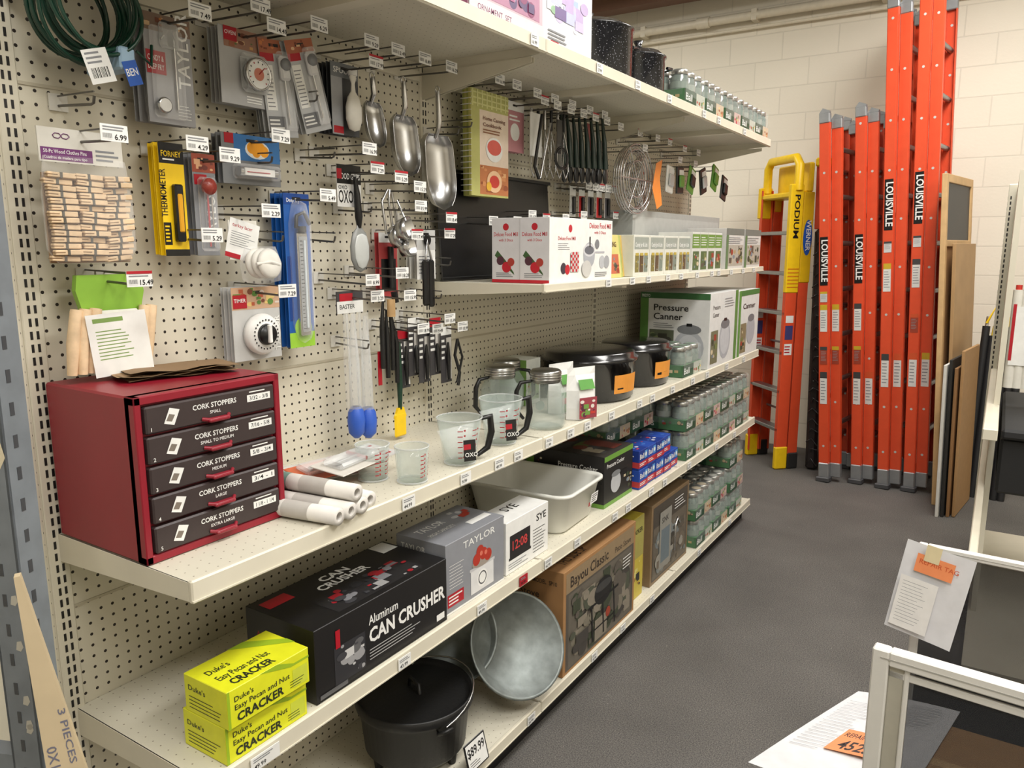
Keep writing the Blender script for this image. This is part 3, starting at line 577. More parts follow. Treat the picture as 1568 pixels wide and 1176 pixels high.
def jarcase(seed):
    random.seed(seed)
    g=G('mason_jar_case');w_,d_,h_=.245,.325,.135
    F_,L_,T_=carton(g,w_,d_,.055,K((70,110,74)))
    lc=K([(186,160,154),(176,180,168),(190,172,146)][seed%3])
    g.rect(F_,.0,.0,1,1,lc);g.busy(F_,.55,.05,.98,.95,9,[(170,50,60),(220,190,120),(90,120,70),(150,90,60),(210,200,190)]);g.rect(F_,.0,.0,.56,1,K((40,74,54)));g.text(F_,.06,.25,'Ball',.5,white,w=.3);g.rect(L_,0,0,.6,1,K((40,74,54)));g.text(L_,.08,.25,'MASON JARS',.4,white,w=.45);g.busy(L_,.62,.05,.98,.95,7)
    jg=mat('jar_glass_solid',(112,124,118),.08,noise=.3,scale=70,spec=.9)
    for i in range(3):
        for j in range(4):
            x=-w_/2+.041+i*.0815;y=.041+j*.081
            g.lathe([(.034,.006),(.038,.014),(.038,.098),(.031,.112),(.031,.118)],jg,(x,y,0),n=14)
            g.lathe([(.0383,.06),(.0383,.085)],K([(128,140,132),(150,158,150)][(i+j)%2],.2),(x,y,0),n=14)
            g.lathe([(.034,.114),(.035,.116),(.035,.131),(.032,.134),(0,.133)],lid,(x,y,0),n=16)
            g.disc((x,y,.1341),.024,K([(150,148,140),(90,120,90),(160,146,120)][seed%3]),n=14)
    g.box((-w_/2-.001,-.001,.02),(w_/2+.001,d_+.001,h_+.001),wrap,.012)
    return g
jcs=[jarcase(s).done(.43,Y,zt,90) for s,Y in((1,3.23),(2,3.49),(3,3.76))]
for i,Y in enumerate((4.02,4.27)): inst(jcs[i],.43,Y,zt)
J=lambda i,X,Y,Z: inst(jcs[i%3],X,Y,Z)
J(0,.42,3.365,1.021)
z4=.626;k=0
for Y in(3.42,3.68,3.94,4.2):
    J(k,.43,Y,z4);J(k+1,.425,Y-.004,z4+.137);k+=1
for Y in(2.90,3.16):
    J(k,.27,Y,z4+.165);k+=1
zb=.131
for Y in(3.62,3.88): J(k,.43,Y,zb);J(k+1,.42,Y,zb+.137);k+=1
J(0,.43,4.15,zb);J(2,.43,4.15,zb+.137);J(1,.42,4.155,zb+.274)
random.seed(21)
# ================================================================ SHELF 2
z2=1.488
fm_red=K((186,32,46));fm_st=mat('printed_steel',(166,168,174),.5)
g=G('food_mill_box')
F_,L_,T_=carton(g,.44,.105,.2,white,ms=K((208,206,208)));
def fmside(fr):
    g.blob(fr,.5,.86,.011,fm_red);g.text(fr,.5,.72,'Deluxe Food Mill',.06,fm_red,al='c',w=.85);g.text(fr,.5,.64,'with 3 Discs',.04,fm_red,al='c',w=.5)
    g.poly(fr,[(.1,.42),(.45,.26),(.8,.12),(.78,.16),(.5,.34),(.2,.5)],K((60,90,50)));g.blob(fr,.3,.34,.014,K((80,44,56)));g.blob(fr,.52,.24,.017,fm_red);g.blob(fr,.68,.32,.013,K((170,60,50)));g.rect(fr,0,.0,1,.05,fm_red);g.lines(fr,.15,.08,.85,.16,3,grey)
fmside(L_);g.blob(F_,.3,.84,.012,fm_red);g.text(F_,.12,.66,'Deluxe Food Mill',.055,fm_red,w=.26);g.text(F_,.6,.86,'Deluxe Food Mill',.085,fm_red,w=.37);g.text(F_,.68,.77,'with 3 Discs',.045,fm_red,w=.2);g.lines(F_,.12,.5,.3,.62,4,grey,fill=.3)
for i in range(5):
    for j in range(7):
        g.raw(F_,.30+.026*i,.16+.045*j,.325+.026*i,.204+.045*j,fm_red if(i+j)%2 else K((196,190,186)),.0024)
g.blob(F_,.2,.22,.018,K((60,50,60)));g.blob(F_,.26,.2,.016,fm_red);g.blob(F_,.6,.42,.042,fm_st);g.blob(F_,.6,.5,.042,K((198,198,202)),asp=.5);g.blob(F_,.6,.5,.034,K((100,102,110)),asp=.42);g.blob(F_,.55,.2,.034,K((196,194,190)),.003,asp=.8);g.rect(F_,.6,.55,.62,.72,black);g.rect(F_,.7,.45,.86,.48,K((170,170,176)))
g.blob(F_,.82,.3,.022,K((180,182,186)));g.blob(F_,.9,.3,.022,K((160,162,166)));g.lines(F_,.7,.05,.95,.14,3,grey);g.blob(F_,.73,.6,.016,K((120,122,126)))
g.done(.42,2.26,z2,90)
g=G('food_mill_box');F_,L_,T_=carton(g,.44,.105,.2,white,ms=K((208,206,208)));fmside(L_);g.done(.314,2.262,z2,90)
g=G('cookbook_display')
for i in range(3):
    g.T=Matrix.Translation((-.04+.04*i,.012*i,0))@Matrix.Rotation(-.12,4,'X');g.box((-.07,0,0),(.07,.01,.155),K([(206,196,120),(170,178,96),(200,170,90)][i]),.001);fr=Fr((-.07,0,0),(1,0,0),(0,0,1),(0,-1,0),.14,.155);g.busy(fr,.1,.1,.9,.55,12,base=[(190,100,70),(210,200,180),(120,140,70)][i]);g.text(fr,.12,.72,'CANNING',.12,K((90,50,30)),w=.7)
g.T=Matrix();g.done(.40,2.58,z2,90)
g=G('canning_jar_set_boxes')
for i in range(4):
    w_=.15;x=-.235+.155*i;F_,L_,T_=carton(g,w_,.2,.155,K((210,210,200)),x=x);g.rect(F_,.05,.66,.95,.95,K((150,156,148)));g.text(F_,.1,.72,'Candy Jar & Lids',.1,white,w=.75)
    for k in range(3): g.rect(F_,.1+.28*k,.1,.34+.28*k,.52,K([(120,110,60),(90,70,50),(120,130,120)][k]));g.busy(F_,.1+.28*k,.1,.34+.28*k,.48,5,[(150,130,60),(90,80,50),(140,150,140),(180,160,90)]);g.rect(F_,.12+.28*k,.5,.32+.28*k,.57,K((180,158,70)))
g.done(.41,3.0,z2,90)
g=G('green_lid_boxes')
for i in range(4):
    F_,L_,T_=carton(g,.1,.16,.175,K((206,206,200)),x=-.16+.105*i);g.rect(F_,0,.6,1,.95,K((104,140,60)));g.busy(F_,.1,.05,.9,.52,10,base=(80,100,60));g.lines(F_,.1,.65,.9,.9,4,white,fill=.3)
g.done(.42,3.51,z2,90)
g=G('jar_storage_box');
for i in range(2):
    F_,L_,T_=carton(g,.3,.2,.2,K((202,200,196)),x=-.16+.32*i);g.rect(F_,.0,.84,1,1,K((110,116,110)));g.busy(F_,.14,.08,.96,.6,22,base=(170,164,152));g.lines(F_,.1,.62,.9,.8,4,grey,fill=.3);g.rect(F_,0,0,.12,.84,K((90,120,80)))
g.done(.43,4.06,z2,90)
g=G('grey_utensil_crate');F_,L_,T_=carton(g,1.2,.15,.27,K((150,152,148)));g.rect(F_,.02,.1,.98,.9,K((164,166,162)));g.done(.2,3.75,z2,90)
# ================================================================ SHELF 3
z3=1.0215
g=G('cork_stopper_cabinet');cw,cd,ch=.325,.3,.315;rd=mat('cabinet_red',(136,20,38),.4,noise=.06,scale=8)
g.box((-cw/2,.012,0),(cw/2,cd,ch),rd,.004)
g.box((-cw/2,0,0),(-cw/2+.014,.03,ch),rd,.002);g.box((cw/2-.014,0,0),(cw/2,.03,ch),rd,.002);g.box((-cw/2,0,ch-.016),(cw/2,.03,ch),rd,.002);g.box((-cw/2,0,0),(cw/2,.03,.016),rd,.002)
names=['SMALL','SMALL TO MEDIUM','MEDIUM','LARGE','EXTRA LARGE'];sizes=['3/32 - 3/8','7/16 - 5/8','5/8 - 3/4','3/4 - 1','1 1/8 - 1 1/4'];dm=mat('drawer_front',(56,46,46),.4)
for i in range(5):
    zc=.018+(4-i)*.0565;dh=.051
    g.box((-cw/2+.018,-.004,zc),(cw/2-.018,.02,zc+dh),dm,.003)
    fr=Fr((-cw/2+.018,-.004,zc),(1,0,0),(0,0,1),(0,-1,0),cw-.036,dh)
    g.text(fr,.5,.56,'CORK STOPPERS',.19,white,w=.34,al='c',bold=.02);g.text(fr,.5,.32,names[i],.12,white,al='c')
    g.rect(fr,.76,.46,.96,.74,white);g.text(fr,.78,.52,sizes[i],.16,black,w=.16);g.lines(fr,.78,.8,.94,.9,1,white)
    g.text(fr,.03,.1,'%d'%(i+1),.14,white);g.poly(fr,[(.12,.3),(.19,.18),(.235,.72),(.165,.84)],white);g.poly(fr,[(.135,.38),(.175,.32),(.2,.55),(.16,.62)],K((120,110,100)))
    g.tube([(-.03,-.004,zc+.008),(-.018,-.016,zc+.006),(.018,-.016,zc+.006),(.03,-.004,zc+.008)],.004,rd,8)
    g.box((-.024,-.02,zc+.001),(.024,-.004,zc+.009),rd,.003)
g.done(.315,.915,z3,90)
g=G('brown_paper_bags');pm=K((150,120,86),.8)
for i in range(5):
    V=[];F=[];n=8
    for a in range(n+1):
        for b in range(5):
            x=-.11+.22*a/n+random.uniform(-.002,.002);y=-.06+.12*b/4;V.append((x,y,.002+.003*i+.006*math.sin(a*.7+i)**2*(1-b/5)))
    for a in range(n):
        for b in range(4): F.append((a*5+b,a*5+b+1,(a+1)*5+b+1,(a+1)*5+b))
    g.T=Matrix.Rotation(random.uniform(-.25,.25),4,'Z')@Matrix.Translation((random.uniform(-.01,.01),0,0));g.add(V,F,pm if i%2 else K((132,106,76),.8),True)
g.done(.14,.95,z3+.316,75)
g=G('shelf_liner_rolls');rw=K((216,212,206),.6)
for i,(x,y,z,a,L) in enumerate(((-.052,.0,.02,3,.28),(-.012,.0,.02,1,.30),(.028,.0,.02,-2,.31),(.068,.01,.02,-5,.28),(.01,.0,.054,0,.3))):
    g.T=Matrix.Translation((x,y,z))@Matrix.Rotation(math.radians(a),4,'Z')
    g.lathe([(.010,0),(.019,0),(.019,L),(.010,L),(.010,0)],rw,(0,0,0),ax=(0,1,0),n=20);g.lathe([(.0193,L*.62),(.0193,L*.8)],K((170,60,70)) if i%2 else K((110,140,130)),(0,0,0),ax=(0,1,0),n=20);g.lathe([(.0194,L*.25),(.0194,L*.5)],K((186,182,176)),ax=(0,1,0),n=20)
    for q in range(5): g.tube([(.0192,L*(.27+.04*q),.004),(.0192,L*(.29+.04*q),.008)],.001,red,4)
g.T=Matrix();g.done(.455,1.145,z3,96)
g=G('corkscrew_blister_pack')
for i in range(3):
    g.T=Matrix.Translation((.03*i,-.05*i,.022*i+.004))@Matrix.Rotation(.3*i-.2,4,'Z')@Matrix.Rotation(.12,4,'X');g.box((-.12,-.05,0),(.12,.05,.003),K((206,202,194)) if i!=1 else K((206,102,62)),.001);g.box((-.1,-.03,.003),(.06,.03,.02),haze,.006);g.tube([(-.08,0,.012),(.0,.0,.012),(.06,.01,.012)],.005,steel);g.tube([(0,-.03,.012),(0,.03,.012)],.005,K((170,40,40)))
    fr=Fr((-.12,-.05,.003),(1,0,0),(0,1,0),(0,0,1),.24,.1);g.rect(fr,.75,0,1,1,K((200,198,195)));g.lines(fr,.78,.1,.95,.9,5,red)
g.T=Matrix();g.done(.16,1.31,z3+.008,75)
def meas(name,r0,r1,h,X,Y,yaw,handle=False,ang=False):
    g=G(name);t=.003
    g.lathe([(0,.001),(r0,.001),(r1,h),(r1-t,h),(r0-t,.006),(0,.006)],filmg,n=32)
    g.tube([(r1*math.cos(k*pi/12),r1*math.sin(k*pi/12),h) for k in range(24)],.0018,haze,6,closed=True);g.tube([(r0*math.cos(k*pi/12),r0*math.sin(k*pi/12),.002) for k in range(24)],.0025,haze,6,closed=True)
    for i in range(6):
        z=h*(.18+.12*i);r=r0+(r1-r0)*z/h+.0005
        for a0,mm in((-.5,red),(.25,red)):
            P=[(r*math.sin(a),-r*math.cos(a),z+dz) for dz in(0,.0022) for a in(a0,a0+.12,a0+.25)]
            g.add(P,[(0,1,4,3),(1,2,5,4)],mm)
            P=[(r*math.sin(a),-r*math.cos(a),z+dz) for dz in(.001,.006) for a in(a0+.3,a0+.38)];g.add(P,[(0,1,3,2)],mm)
    if handle:
        g.tube([(r1,0,h*.92),(r1+.03,0,h*.95),(r1+.034,0,h*.6),(r1+.022,0,h*.25),(r0+.01,0,h*.1)],[.006,.010,.010,.009,.006],black,10)
        fr=Fr((-.015,-r1-.002,h*.15),(1,0,0),(0,.1,1),(0,-1,0),.035,h*.45);g.rect(fr,0,0,1,1,black);g.rect(fr,0,.55,.6,.8,red);g.text(fr,.1,.2,'OXO',.2,white)
    if ang:
        g.add([(-r0*.9,-r0*.7,.02),(r0*.9,-r0*.7,.03),(r1*.9,r1*.4,h*.8),(-r1*.9,r1*.4,h*.7)],[(0,1,2,3)],haze)
    return g.done(X,Y,z3,yaw)
meas('glass_measuring_cup',.036,.043,.09,.29,1.38,80);meas('glass_measuring_cup',.037,.043,.09,.385,1.42,100)
meas('angled_measuring_jug',.042,.062,.125,.385,1.62,60,True,True);meas('angled_measuring_jug',.045,.065,.135,.36,1.86,60,True,True)
def pitcher(X,Y,s,yaw):
    g=G('glass_storage_jar');R=.062*s;h=.145*s
    g.lathe([(0,.001),(R*.9,.001),(R,.012),(R,h*.75),(R*.72,h*.95),(R*.7,h)],filmg,n=32);g.lathe([(0,.005),(R*.86,.006),(R*.93,.014),(R*.93,h*.7)],filmg,n=32)
    g.lathe([(R*.74,h-.004),(R*.78,h),(R*.78,h+.03),(R*.7,h+.036),(0,h+.036)],mat('lid_steel',(150,150,146),.3,1,noise=.02),n=32)
    for k in range(3): g.lathe([(R*.785,h+.006+.008*k),(R*.80,h+.008+.008*k),(R*.785,h+.01+.008*k)],steel,n=32)
    g.tube([(R*.78,0,h*1.0),(R+.02,0,h*.98),(R+.034,0,h*.8),(R+.036,0,h*.4),(R+.01,0,h*.2)],[.005,.007,.008,.008,.005],black,8)
    fr=Fr((-.03,-R-.001,h*.2),(1,0,0),(0,0,1),(0,-1,0),.05,.05);g.blob(fr,.5,.5,.016,K((150,160,150)))
    g.done(X,Y,z3,yaw)
pitcher(.20,2.1,1.05,-110);pitcher(.37,2.11,1.05,-130);pitcher(.11,2.28,1.0,20)
g=G('pitcher_lid_box');F_,L_,T_=carton(g,.1,.12,.17,K((208,212,206)),ms=K((120,160,80)));g.busy(F_,.1,.1,.9,.5,8,base=(150,170,130));g.done(.15,2.40,z3,90)
def pouch(X,Y,yaw,c):
    g=G('produce_saver_pouch');w_,h_=.125,.175;V=[];F=[]
    for i,(z,d) in enumerate(((0,.035),(.04,.04),(.1,.03),(.15,.006),(h_,.001))):
        ww=w_/2*(1 if z<.15 else .96);V+=[(-ww,0,z),(-ww*.5,-d,z),(ww*.5,-d,z),(ww,0,z),(ww*.5,d,z),(-ww*.5,d,z)]
    for i in range(4):
        for k in range(6): F.append((i*6+k,i*6+(k+1)%6,(i+1)*6+(k+1)%6,(i+1)*6+k))
    g.add(V,F,white,False);fr=Fr((-w_/4,-.041,.005),(1,0,0),(0,-.0,1),(0,-1,0),w_/2,.09);g.busy(fr,-.1,.0,1.1,.8,16,[(190,60,50),(220,210,200),(110,150,70),(90,40,60)],c)
    fr=Fr((-w_/4,-.037,.1),(1,0,0),(0,.45,.9),(0,-1,0),w_/2,.05);g.rect(fr,0,.1,1,.8,K((90,150,70)),.004);g.done(X,Y,z3,yaw)
pouch(.405,2.29,66,(150,60,70));pouch(.30,2.34,74,(70,130,60))
def roaster(X,Y,rl,rw_,h,yaw):
    g=G('enamel_roaster');sy=rw_/rl
    g.lathe([(0,0),(rl*.88,0),(rl*.96,.012),(rl,h*.78),(rl+.01,h*.79),(rl+.01,h*.84),(rl*.985,h*.86),(rl*.97,h*.95),(rl*.9,h*.985),(rl*.3,h),(0,h)],enam2,n=48,sy=sy)
    for q in(-1,1): g.tube([(q*rl,-.05,h*.7),(q*(rl+.025),-.04,h*.72),(q*(rl+.025),.04,h*.72),(q*rl,.05,h*.7)],.005,enam2)
    V=[];n=9
    for dz in(.035,.105):
        for k in range(n+1):
            a=-.42+.75*k/n;r=(rl*.96+(dz-.012)*.05*rl/.19)*1.02;V.append((r*math.sin(a),-r*math.cos(a)*sy-.002,dz))
    oc=K((220,146,60));g.add(V,[(k,k+1,n+2+k,n+1+k) for k in range(n)],oc)
    V2=[(v[0],v[1]-.001,v[2]) for v in V];bk=[(V2[k][0],V2[k][1],.05+.04*q) for q in(0,1) for k in range(1,4)];g.add(bk,[(0,1,4,3),(1,2,5,4)],black)
    for q in(4,5,6,7): g.add([(V2[q][0],V2[q][1],.06),(V2[q+1][0]*.98,V2[q+1][1],.06),(V2[q+1][0]*.98,V2[q+1][1],.075),(V2[q][0],V2[q][1],.075)],[(0,1,2,3)],black)
    g.done(X,Y,z3,yaw)
roaster(.25,2.66,.19,.175,.19,84);roaster(.275,3.045,.165,.145,.185,84)
g=G('pressure_canner_box');F_,L_,T_=carton(g,.44,.35,.36,K((212,212,210)),ms=K((208,208,206)))
g.busy(L_,.14,.05,.5,.5,26,[(70,84,60),(120,130,90),(150,60,50),(190,180,150),(60,60,50)],(90,96,76));g.blob(L_,.72,.28,.075,K((166,168,172)),asp=1.1);g.blob(L_,.72,.28,.055,K((186,188,190)),asp=1.1);g.blob(L_,.72,.52,.06,K((110,112,114)),asp=.4);g.rect(L_,.68,.56,.76,.6,black);g.rect(L_,0,0,.12,1,K((86,130,60)))
g.text(L_,.2,.76,'Pressure',.085,black,w=.5);g.text(L_,.2,.64,'Canner',.085,black,w=.42);g.lines(L_,.2,.52,.5,.6,3,grey,fill=.3);g.rect(L_,0,.92,1,1,K((56,100,58)));g.text(L_,.02,.935,'PRESTO',.04,white,w=.12)
g.text(F_,.1,.78,'Pressure',.06,black);g.text(F_,.1,.68,'Canner',.06,black);g.blob(F_,.55,.35,.09,K((166,168,174)),asp=1.1);g.blob(F_,.55,.35,.07,K((186,188,192)),asp=1.1);g.blob(F_,.55,.56,.07,K((110,112,116)),asp=.35);g.rect(F_,.5,.6,.6,.64,black);g.rect(F_,.9,0,1,1,K((86,130,60)));g.busy(F_,.06,.06,.3,.5,12,base=(110,110,84));g.lines(F_,.5,.78,.85,.92,4,grey,fill=.3)
g.done(.44,3.745,z3,90)
g=G('pressure_canner_box');F_,L_,T_=carton(g,.38,.35,.35,K((212,212,210)),ms=offw);g.rect(F_,0,.0,.1,1,K((86,140,60)));g.busy(F_,.12,.05,.4,.5,12,base=(130,120,90));g.blob(F_,.62,.38,.08,K((166,168,174)));g.blob(F_,.62,.56,.06,K((110,112,116)),asp=.35);g.rect(F_,.1,.92,1,1,K((64,120,60)));g.text(F_,.2,.72,'Canner',.08,black,w=.6);g.done(.44,4.18,z3,90)
# ================================================================ SHELF 4
g=G('can_crusher_box');W_,D_,H_=.46,.22,.172;bb=K((24,23,24),.4);F_,L_,T_=carton(g,W_,D_,H_,bb)
g.text(F_,.36,.66,'Aluminum',.13,white,w=.22,bold=.01);g.text(F_,.36,.40,'CAN CRUSHER',.2,white,w=.62,bold=.03);g.lines(F_,.36,.14,.85,.32,4,K((170,170,170)),fill=.3)
g.busy(F_,.12,.1,.33,.62,16,[(150,150,152),(90,90,92),(60,60,64),(190,190,190)],(44,44,48));g.rect(F_,.13,.6,.16,.85,red);g.rect(F_,.9,.08,.97,.18,white);g.rect(F_,.02,.04,.2,.1,K((90,90,92)))
g.text(T_,.5,.74,'CAN',.12,white,w=.2,al='c',bold=.03);g.text(T_,.5,.58,'CRUSHER',.12,white,w=.36,al='c',bold=.03);g.rect(T_,.04,.72,.2,.9,red);g.rect(T_,.86,.72,.98,.98,white)
g.busy(T_,.2,.08,.85,.52,40,[(150,30,40),(120,120,124),(150,150,150),(60,60,64),(40,40,44)],(34,33,35))
g.text(L_,.15,.6,'ALUMINUM',.12,K((160,30,40)),w=.6);g.text(L_,.15,.4,'CAN CRUSHER',.12,K((160,30,40)),w=.7);g.lines(L_,.15,.1,.7,.3,4,K((150,150,150)));g.done(.43,1.265,z4,90)
g=G('kitchen_scale_box');W_,D_,H_=.28,.17,.2;F_,L_,T_=carton(g,W_,D_,H_,K((134,136,142)));g.text(F_,.28,.82,'TAYLOR',.1,white,w=.55,bold=.005);g.rect(F_,0,.0,1,.03,white);g.rect(F_,.02,.1,.28,.28,red);g.lines(F_,.04,.12,.26,.26,3,white)
g.rect(F_,.4,.08,.8,.42,K((212,212,212)));g.blob(F_,.6,.25,.026,white);g.blob(F_,.6,.25,.02,K((80,80,84)));g.blob(F_,.6,.25,.016,white)
g.rect(F_,.38,.42,.82,.46,K((190,190,192)));g.blob(F_,.6,.5,.05,K((150,140,130)),asp=.3)
for u,v in((.5,.56),(.62,.6),(.7,.55),(.56,.66)): g.blob(F_,u,v,.018,K((170,50,36)))
for u,v in((.58,.62),(.66,.6)): g.blob(F_,u,v,.007,K((206,110,90)))
g.lines(F_,.05,.34,.3,.7,8,white,fill=.15);g.text(T_,.1,.62,'TAYLOR',.16,white,w=.4);g.text(T_,.1,.4,'HIGH CAPACITY',.09,white,w=.4);g.busy(T_,.6,.4,.95,.9,8,[(170,50,36),(190,190,192),(100,102,106)]);g.rect(T_,.6,.2,.95,.35,white);g.text(L_,.1,.82,'TAYLOR',.08,white,w=.5);g.busy(L_,.1,.4,.9,.76,9,[(60,60,62),(190,190,192),(100,102,106)]);g.lines(L_,.1,.1,.9,.35,6,white,fill=.2);g.done(.42,1.645,z4,90)
g=G('digital_clock_box');W_,D_,H_=.25,.11,.165;F_,L_,T_=carton(g,W_,D_,H_,white);g.rect(F_,.06,.25,.57,.3,black);g.rect(F_,.08,.3,.55,.72,K((30,26,28)));g.text(F_,.14,.42,'12:08',.18,K((200,60,60)),w=.34);g.text(F_,.7,.72,'SYE',.14,black,w=.24);g.lines(F_,.62,.1,.95,.6,8,black,fill=.2);g.lines(F_,.05,.06,.5,.2,3,grey,fill=.3);g.text(T_,.35,.5,'SYE',.3,black,w=.3);g.blob(T_,.15,.5,.02,black);g.blob(L_,.5,.7,.012,black);g.lines(L_,.1,.1,.9,.5,6,grey,fill=.3);g.done(.415,1.93,z4,90)
g=G('plastic_dish_tub');tm=mat('tub_plastic',(220,220,213),.35,noise=.01)
def rrect(w_,d_,r,z,n=6):
    P=[]
    for cx,cy,a0 in((w_/2-r,d_/2-r,0),(-w_/2+r,d_/2-r,pi/2),(-w_/2+r,-d_/2+r,pi),(w_/2-r,-d_/2+r,1.5*pi)):
        for k in range(n+1): a=a0+pi/2*k/n;P.append((cx+r*math.cos(a),cy+r*math.sin(a),z))
    return P
rings=[rrect(.25,.33,.04,.0),rrect(.27,.35,.045,.01),rrect(.32,.40,.05,.138),rrect(.345,.425,.055,.140),rrect(.345,.425,.055,.149),rrect(.325,.405,.05,.151),rrect(.31,.39,.05,.14),rrect(.262,.342,.045,.012),rrect(.24,.32,.04,.006)]
V=[p for r in rings for p in r];n=len(rings[0]);F=[(i*n+k,i*n+(k+1)%n,(i+1)*n+(k+1)%n,(i+1)*n+k) for i in range(len(rings)-1) for k in range(n)]
g.add(V,F,tm,True);g.add(rings[-1],[list(range(n))],tm);g.add(rings[0],[list(range(n))[::-1]],tm)
fr=Fr((-.13,-.185,.03),(1,0,0),(0,-.14,1),(0,-1,.14),.26,.08);g.rect(fr,.72,.35,.95,.85,K((246,246,246)),.006);g.lines(fr,.75,.4,.93,.8,4,black,.006);g.rect(fr,.66,.3,.71,.5,red,.006)
g.done(.218,2.30,z4,93)
g=G('pressure_cooker_box');F_,L_,T_=carton(g,.26,.34,.2,K((28,28,28)),ms=K((34,32,32)),mt=K((54,50,46)));g.rect(F_,0,.9,1,1,K((104,150,60)));g.rect(F_,0,0,1,.08,K((104,150,60)));g.blob(F_,.4,.4,.045,K((180,182,185)),asp=.9);g.blob(F_,.4,.58,.04,K((120,122,125)),asp=.3);g.rect(F_,.58,.5,.8,.58,black);g.busy(F_,.66,.12,.96,.5,9);g.text(F_,.08,.76,'Pressure Cooker',.08,white,w=.6)
g.text(L_,.42,.7,'Pressure Cooker',.1,white,w=.5);g.text(L_,.6,.56,'21-988',.06,white,w=.3);g.rect(L_,0,0,.1,1,K((104,150,60)));g.rect(L_,0,.0,1,.08,K((104,150,60)));g.blob(L_,.3,.4,.045,K((170,172,176)),asp=.8);g.lines(L_,.45,.2,.9,.5,6,K((180,180,180)),fill=.25);g.busy(L_,.12,.4,.22,.85,6,[(180,50,50),(200,190,170)])
g.busy(T_,.05,.05,.95,.95,26,[(90,110,50),(150,140,120),(110,50,40),(70,70,70),(50,46,42)])
g.done(.40,2.63,z4,90)
g=G('freezer_bag_boxes')
for i in range(5):
    for j in range(2):
        if i==4 and j==1: continue
        c=(36,72,160) if (i+j)%2==0 else (26,52,130)
        F_,L_,T_=carton(g,.088,.12,.08,K(c),z=.081*j,x=-.19+.09*i,y=random.uniform(0,.012));g.text(F_,.1,.55,'Ball',.26,white,w=.5);g.rect(F_,0,.1,1,.4,K((180,50,60)));g.lines(F_,.1,.16,.8,.34,2,white);g.rect(F_,.65,.5,.95,.9,K((90,150,210)));g.blob(F_,.8,.7,.009,white);g.rect(L_,.0,.1,1,.4,K((180,60,60)));g.lines(L_,.1,.5,.9,.9,3,white);g.busy(T_,.1,.1,.9,.9,6,[(190,60,70),(200,200,210),(60,110,190)])
g.done(.42,3.02,z4,90)
g=G('nut_cracker_boxes');ym=K((216,218,36),.4)
for j in range(2):
    F_,L_,T_=carton(g,.2,.13,.078,ym,z=.0785*j,y=.012*(1-j));bk=K((40,46,30))
    g.poly(F_,[(.38,1),(.6,1),(.8,.78),(1,.78),(1,.72),(.76,.72)],K((150,178,36)));g.rect(F_,.78,.1,.97,.6,K((196,204,64)));g.rect(F_,0,0,.03,1,K((150,178,36)))
    g.text(F_,.08,.66,"Duke's",.14,bk,w=.22);g.text(F_,.08,.44,'Easy Pecan and Nut',.14,bk,w=.66);g.text(F_,.1,.12,'CRACKER',.22,bk,w=.56,bold=.03)
    g.lines(F_,.74,.12,.95,.34,3,bk,fill=.25)
    g.lines(L_,.1,.1,.9,.5,4,bk,fill=.22);g.text(L_,.1,.62,"Duke's",.14,bk,w=.4)
g.poly(T_,[(.5,1),(.7,1),(1,.5),(1,.3)],K((150,178,36)));g.text(T_,.1,.34,"Easy Pecan and Nut",.15,bk,w=.6);g.text(T_,.14,.1,'CRACKER',.16,bk,w=.5,bold=.03);g.text(T_,.1,.6,"Duke's",.14,bk,w=.25)
g.done(.445,.905,z4,90)
# ================================================================ BASE
g=G('burner_stove_box');W_,D_,H_=.6,.32,.385;cm=mat('corrugated_card',(156,116,74),.75,noise=.06,scale=12);F_,L_,T_=carton(g,W_,D_,H_,cm);br=K((52,42,34))
g.rect(F_,.03,.03,.97,.97,K((84,78,70)));g.rect(F_,.03,.78,.97,.97,K((140,120,92)));g.text(F_,.08,.82,'Bayou Classic',.1,br,w=.5,bold=.02);g.text(F_,.68,.82,'Patio Stove',.06,br,w=.24)
g.busy(F_,.06,.05,.94,.76,110,[(90,84,76),(120,114,100),(76,80,66),(66,62,58),(134,126,112),(60,66,50)],(100,94,84))
g.blob(F_,.5,.55,.075,K((28,28,28)),asp=.7);g.blob(F_,.5,.60,.07,K((60,60,60)),asp=.25);g.rect(F_,.30,.46,.72,.485,black)
for u in(.33,.48,.64): g.poly(F_,[(u,.47),(u+.018,.47),(u+.04,.1),(u+.022,.1)],black)
g.rect(F_,.35,.2,.67,.215,black);g.blob(F_,.57,.28,.02,K((150,60,40)));g.lines(F_,.78,.58,.93,.72,4,white,fill=.3)
g.rect(L_,.06,.1,.5,.6,K((116,82,50)));g.text(L_,.2,.72,'Patio Stove',.06,br,w=.5);g.blob(L_,.3,.35,.045,br);g.lines(L_,.55,.15,.92,.6,9,br,fill=.25);g.text(L_,.62,.86,'MODEL  SP10',.04,br,w=.3);g.rect(L_,.1,.86,.3,.95,br)
g.rect(T_,0,.47,1,.53,K((180,148,104)));g.text(T_,.1,.1,'THIS SIDE UP',.12,br,w=.3)
g.done(.435,2.43,zb,90)
g=G('propane_burner_box');F_,L_,T_=carton(g,.14,.3,.36,K((190,172,64)));g.rect(F_,0,.5,1,1,K((160,152,80)));g.busy(F_,.1,.05,.9,.48,10,[(40,40,36),(150,90,50),(210,200,120)]);g.text(F_,.1,.8,'COOKER',.06,black,w=.8);g.rect(L_,.6,.1,.95,.9,K((150,90,50)));g.done(.40,2.83,zb,90)
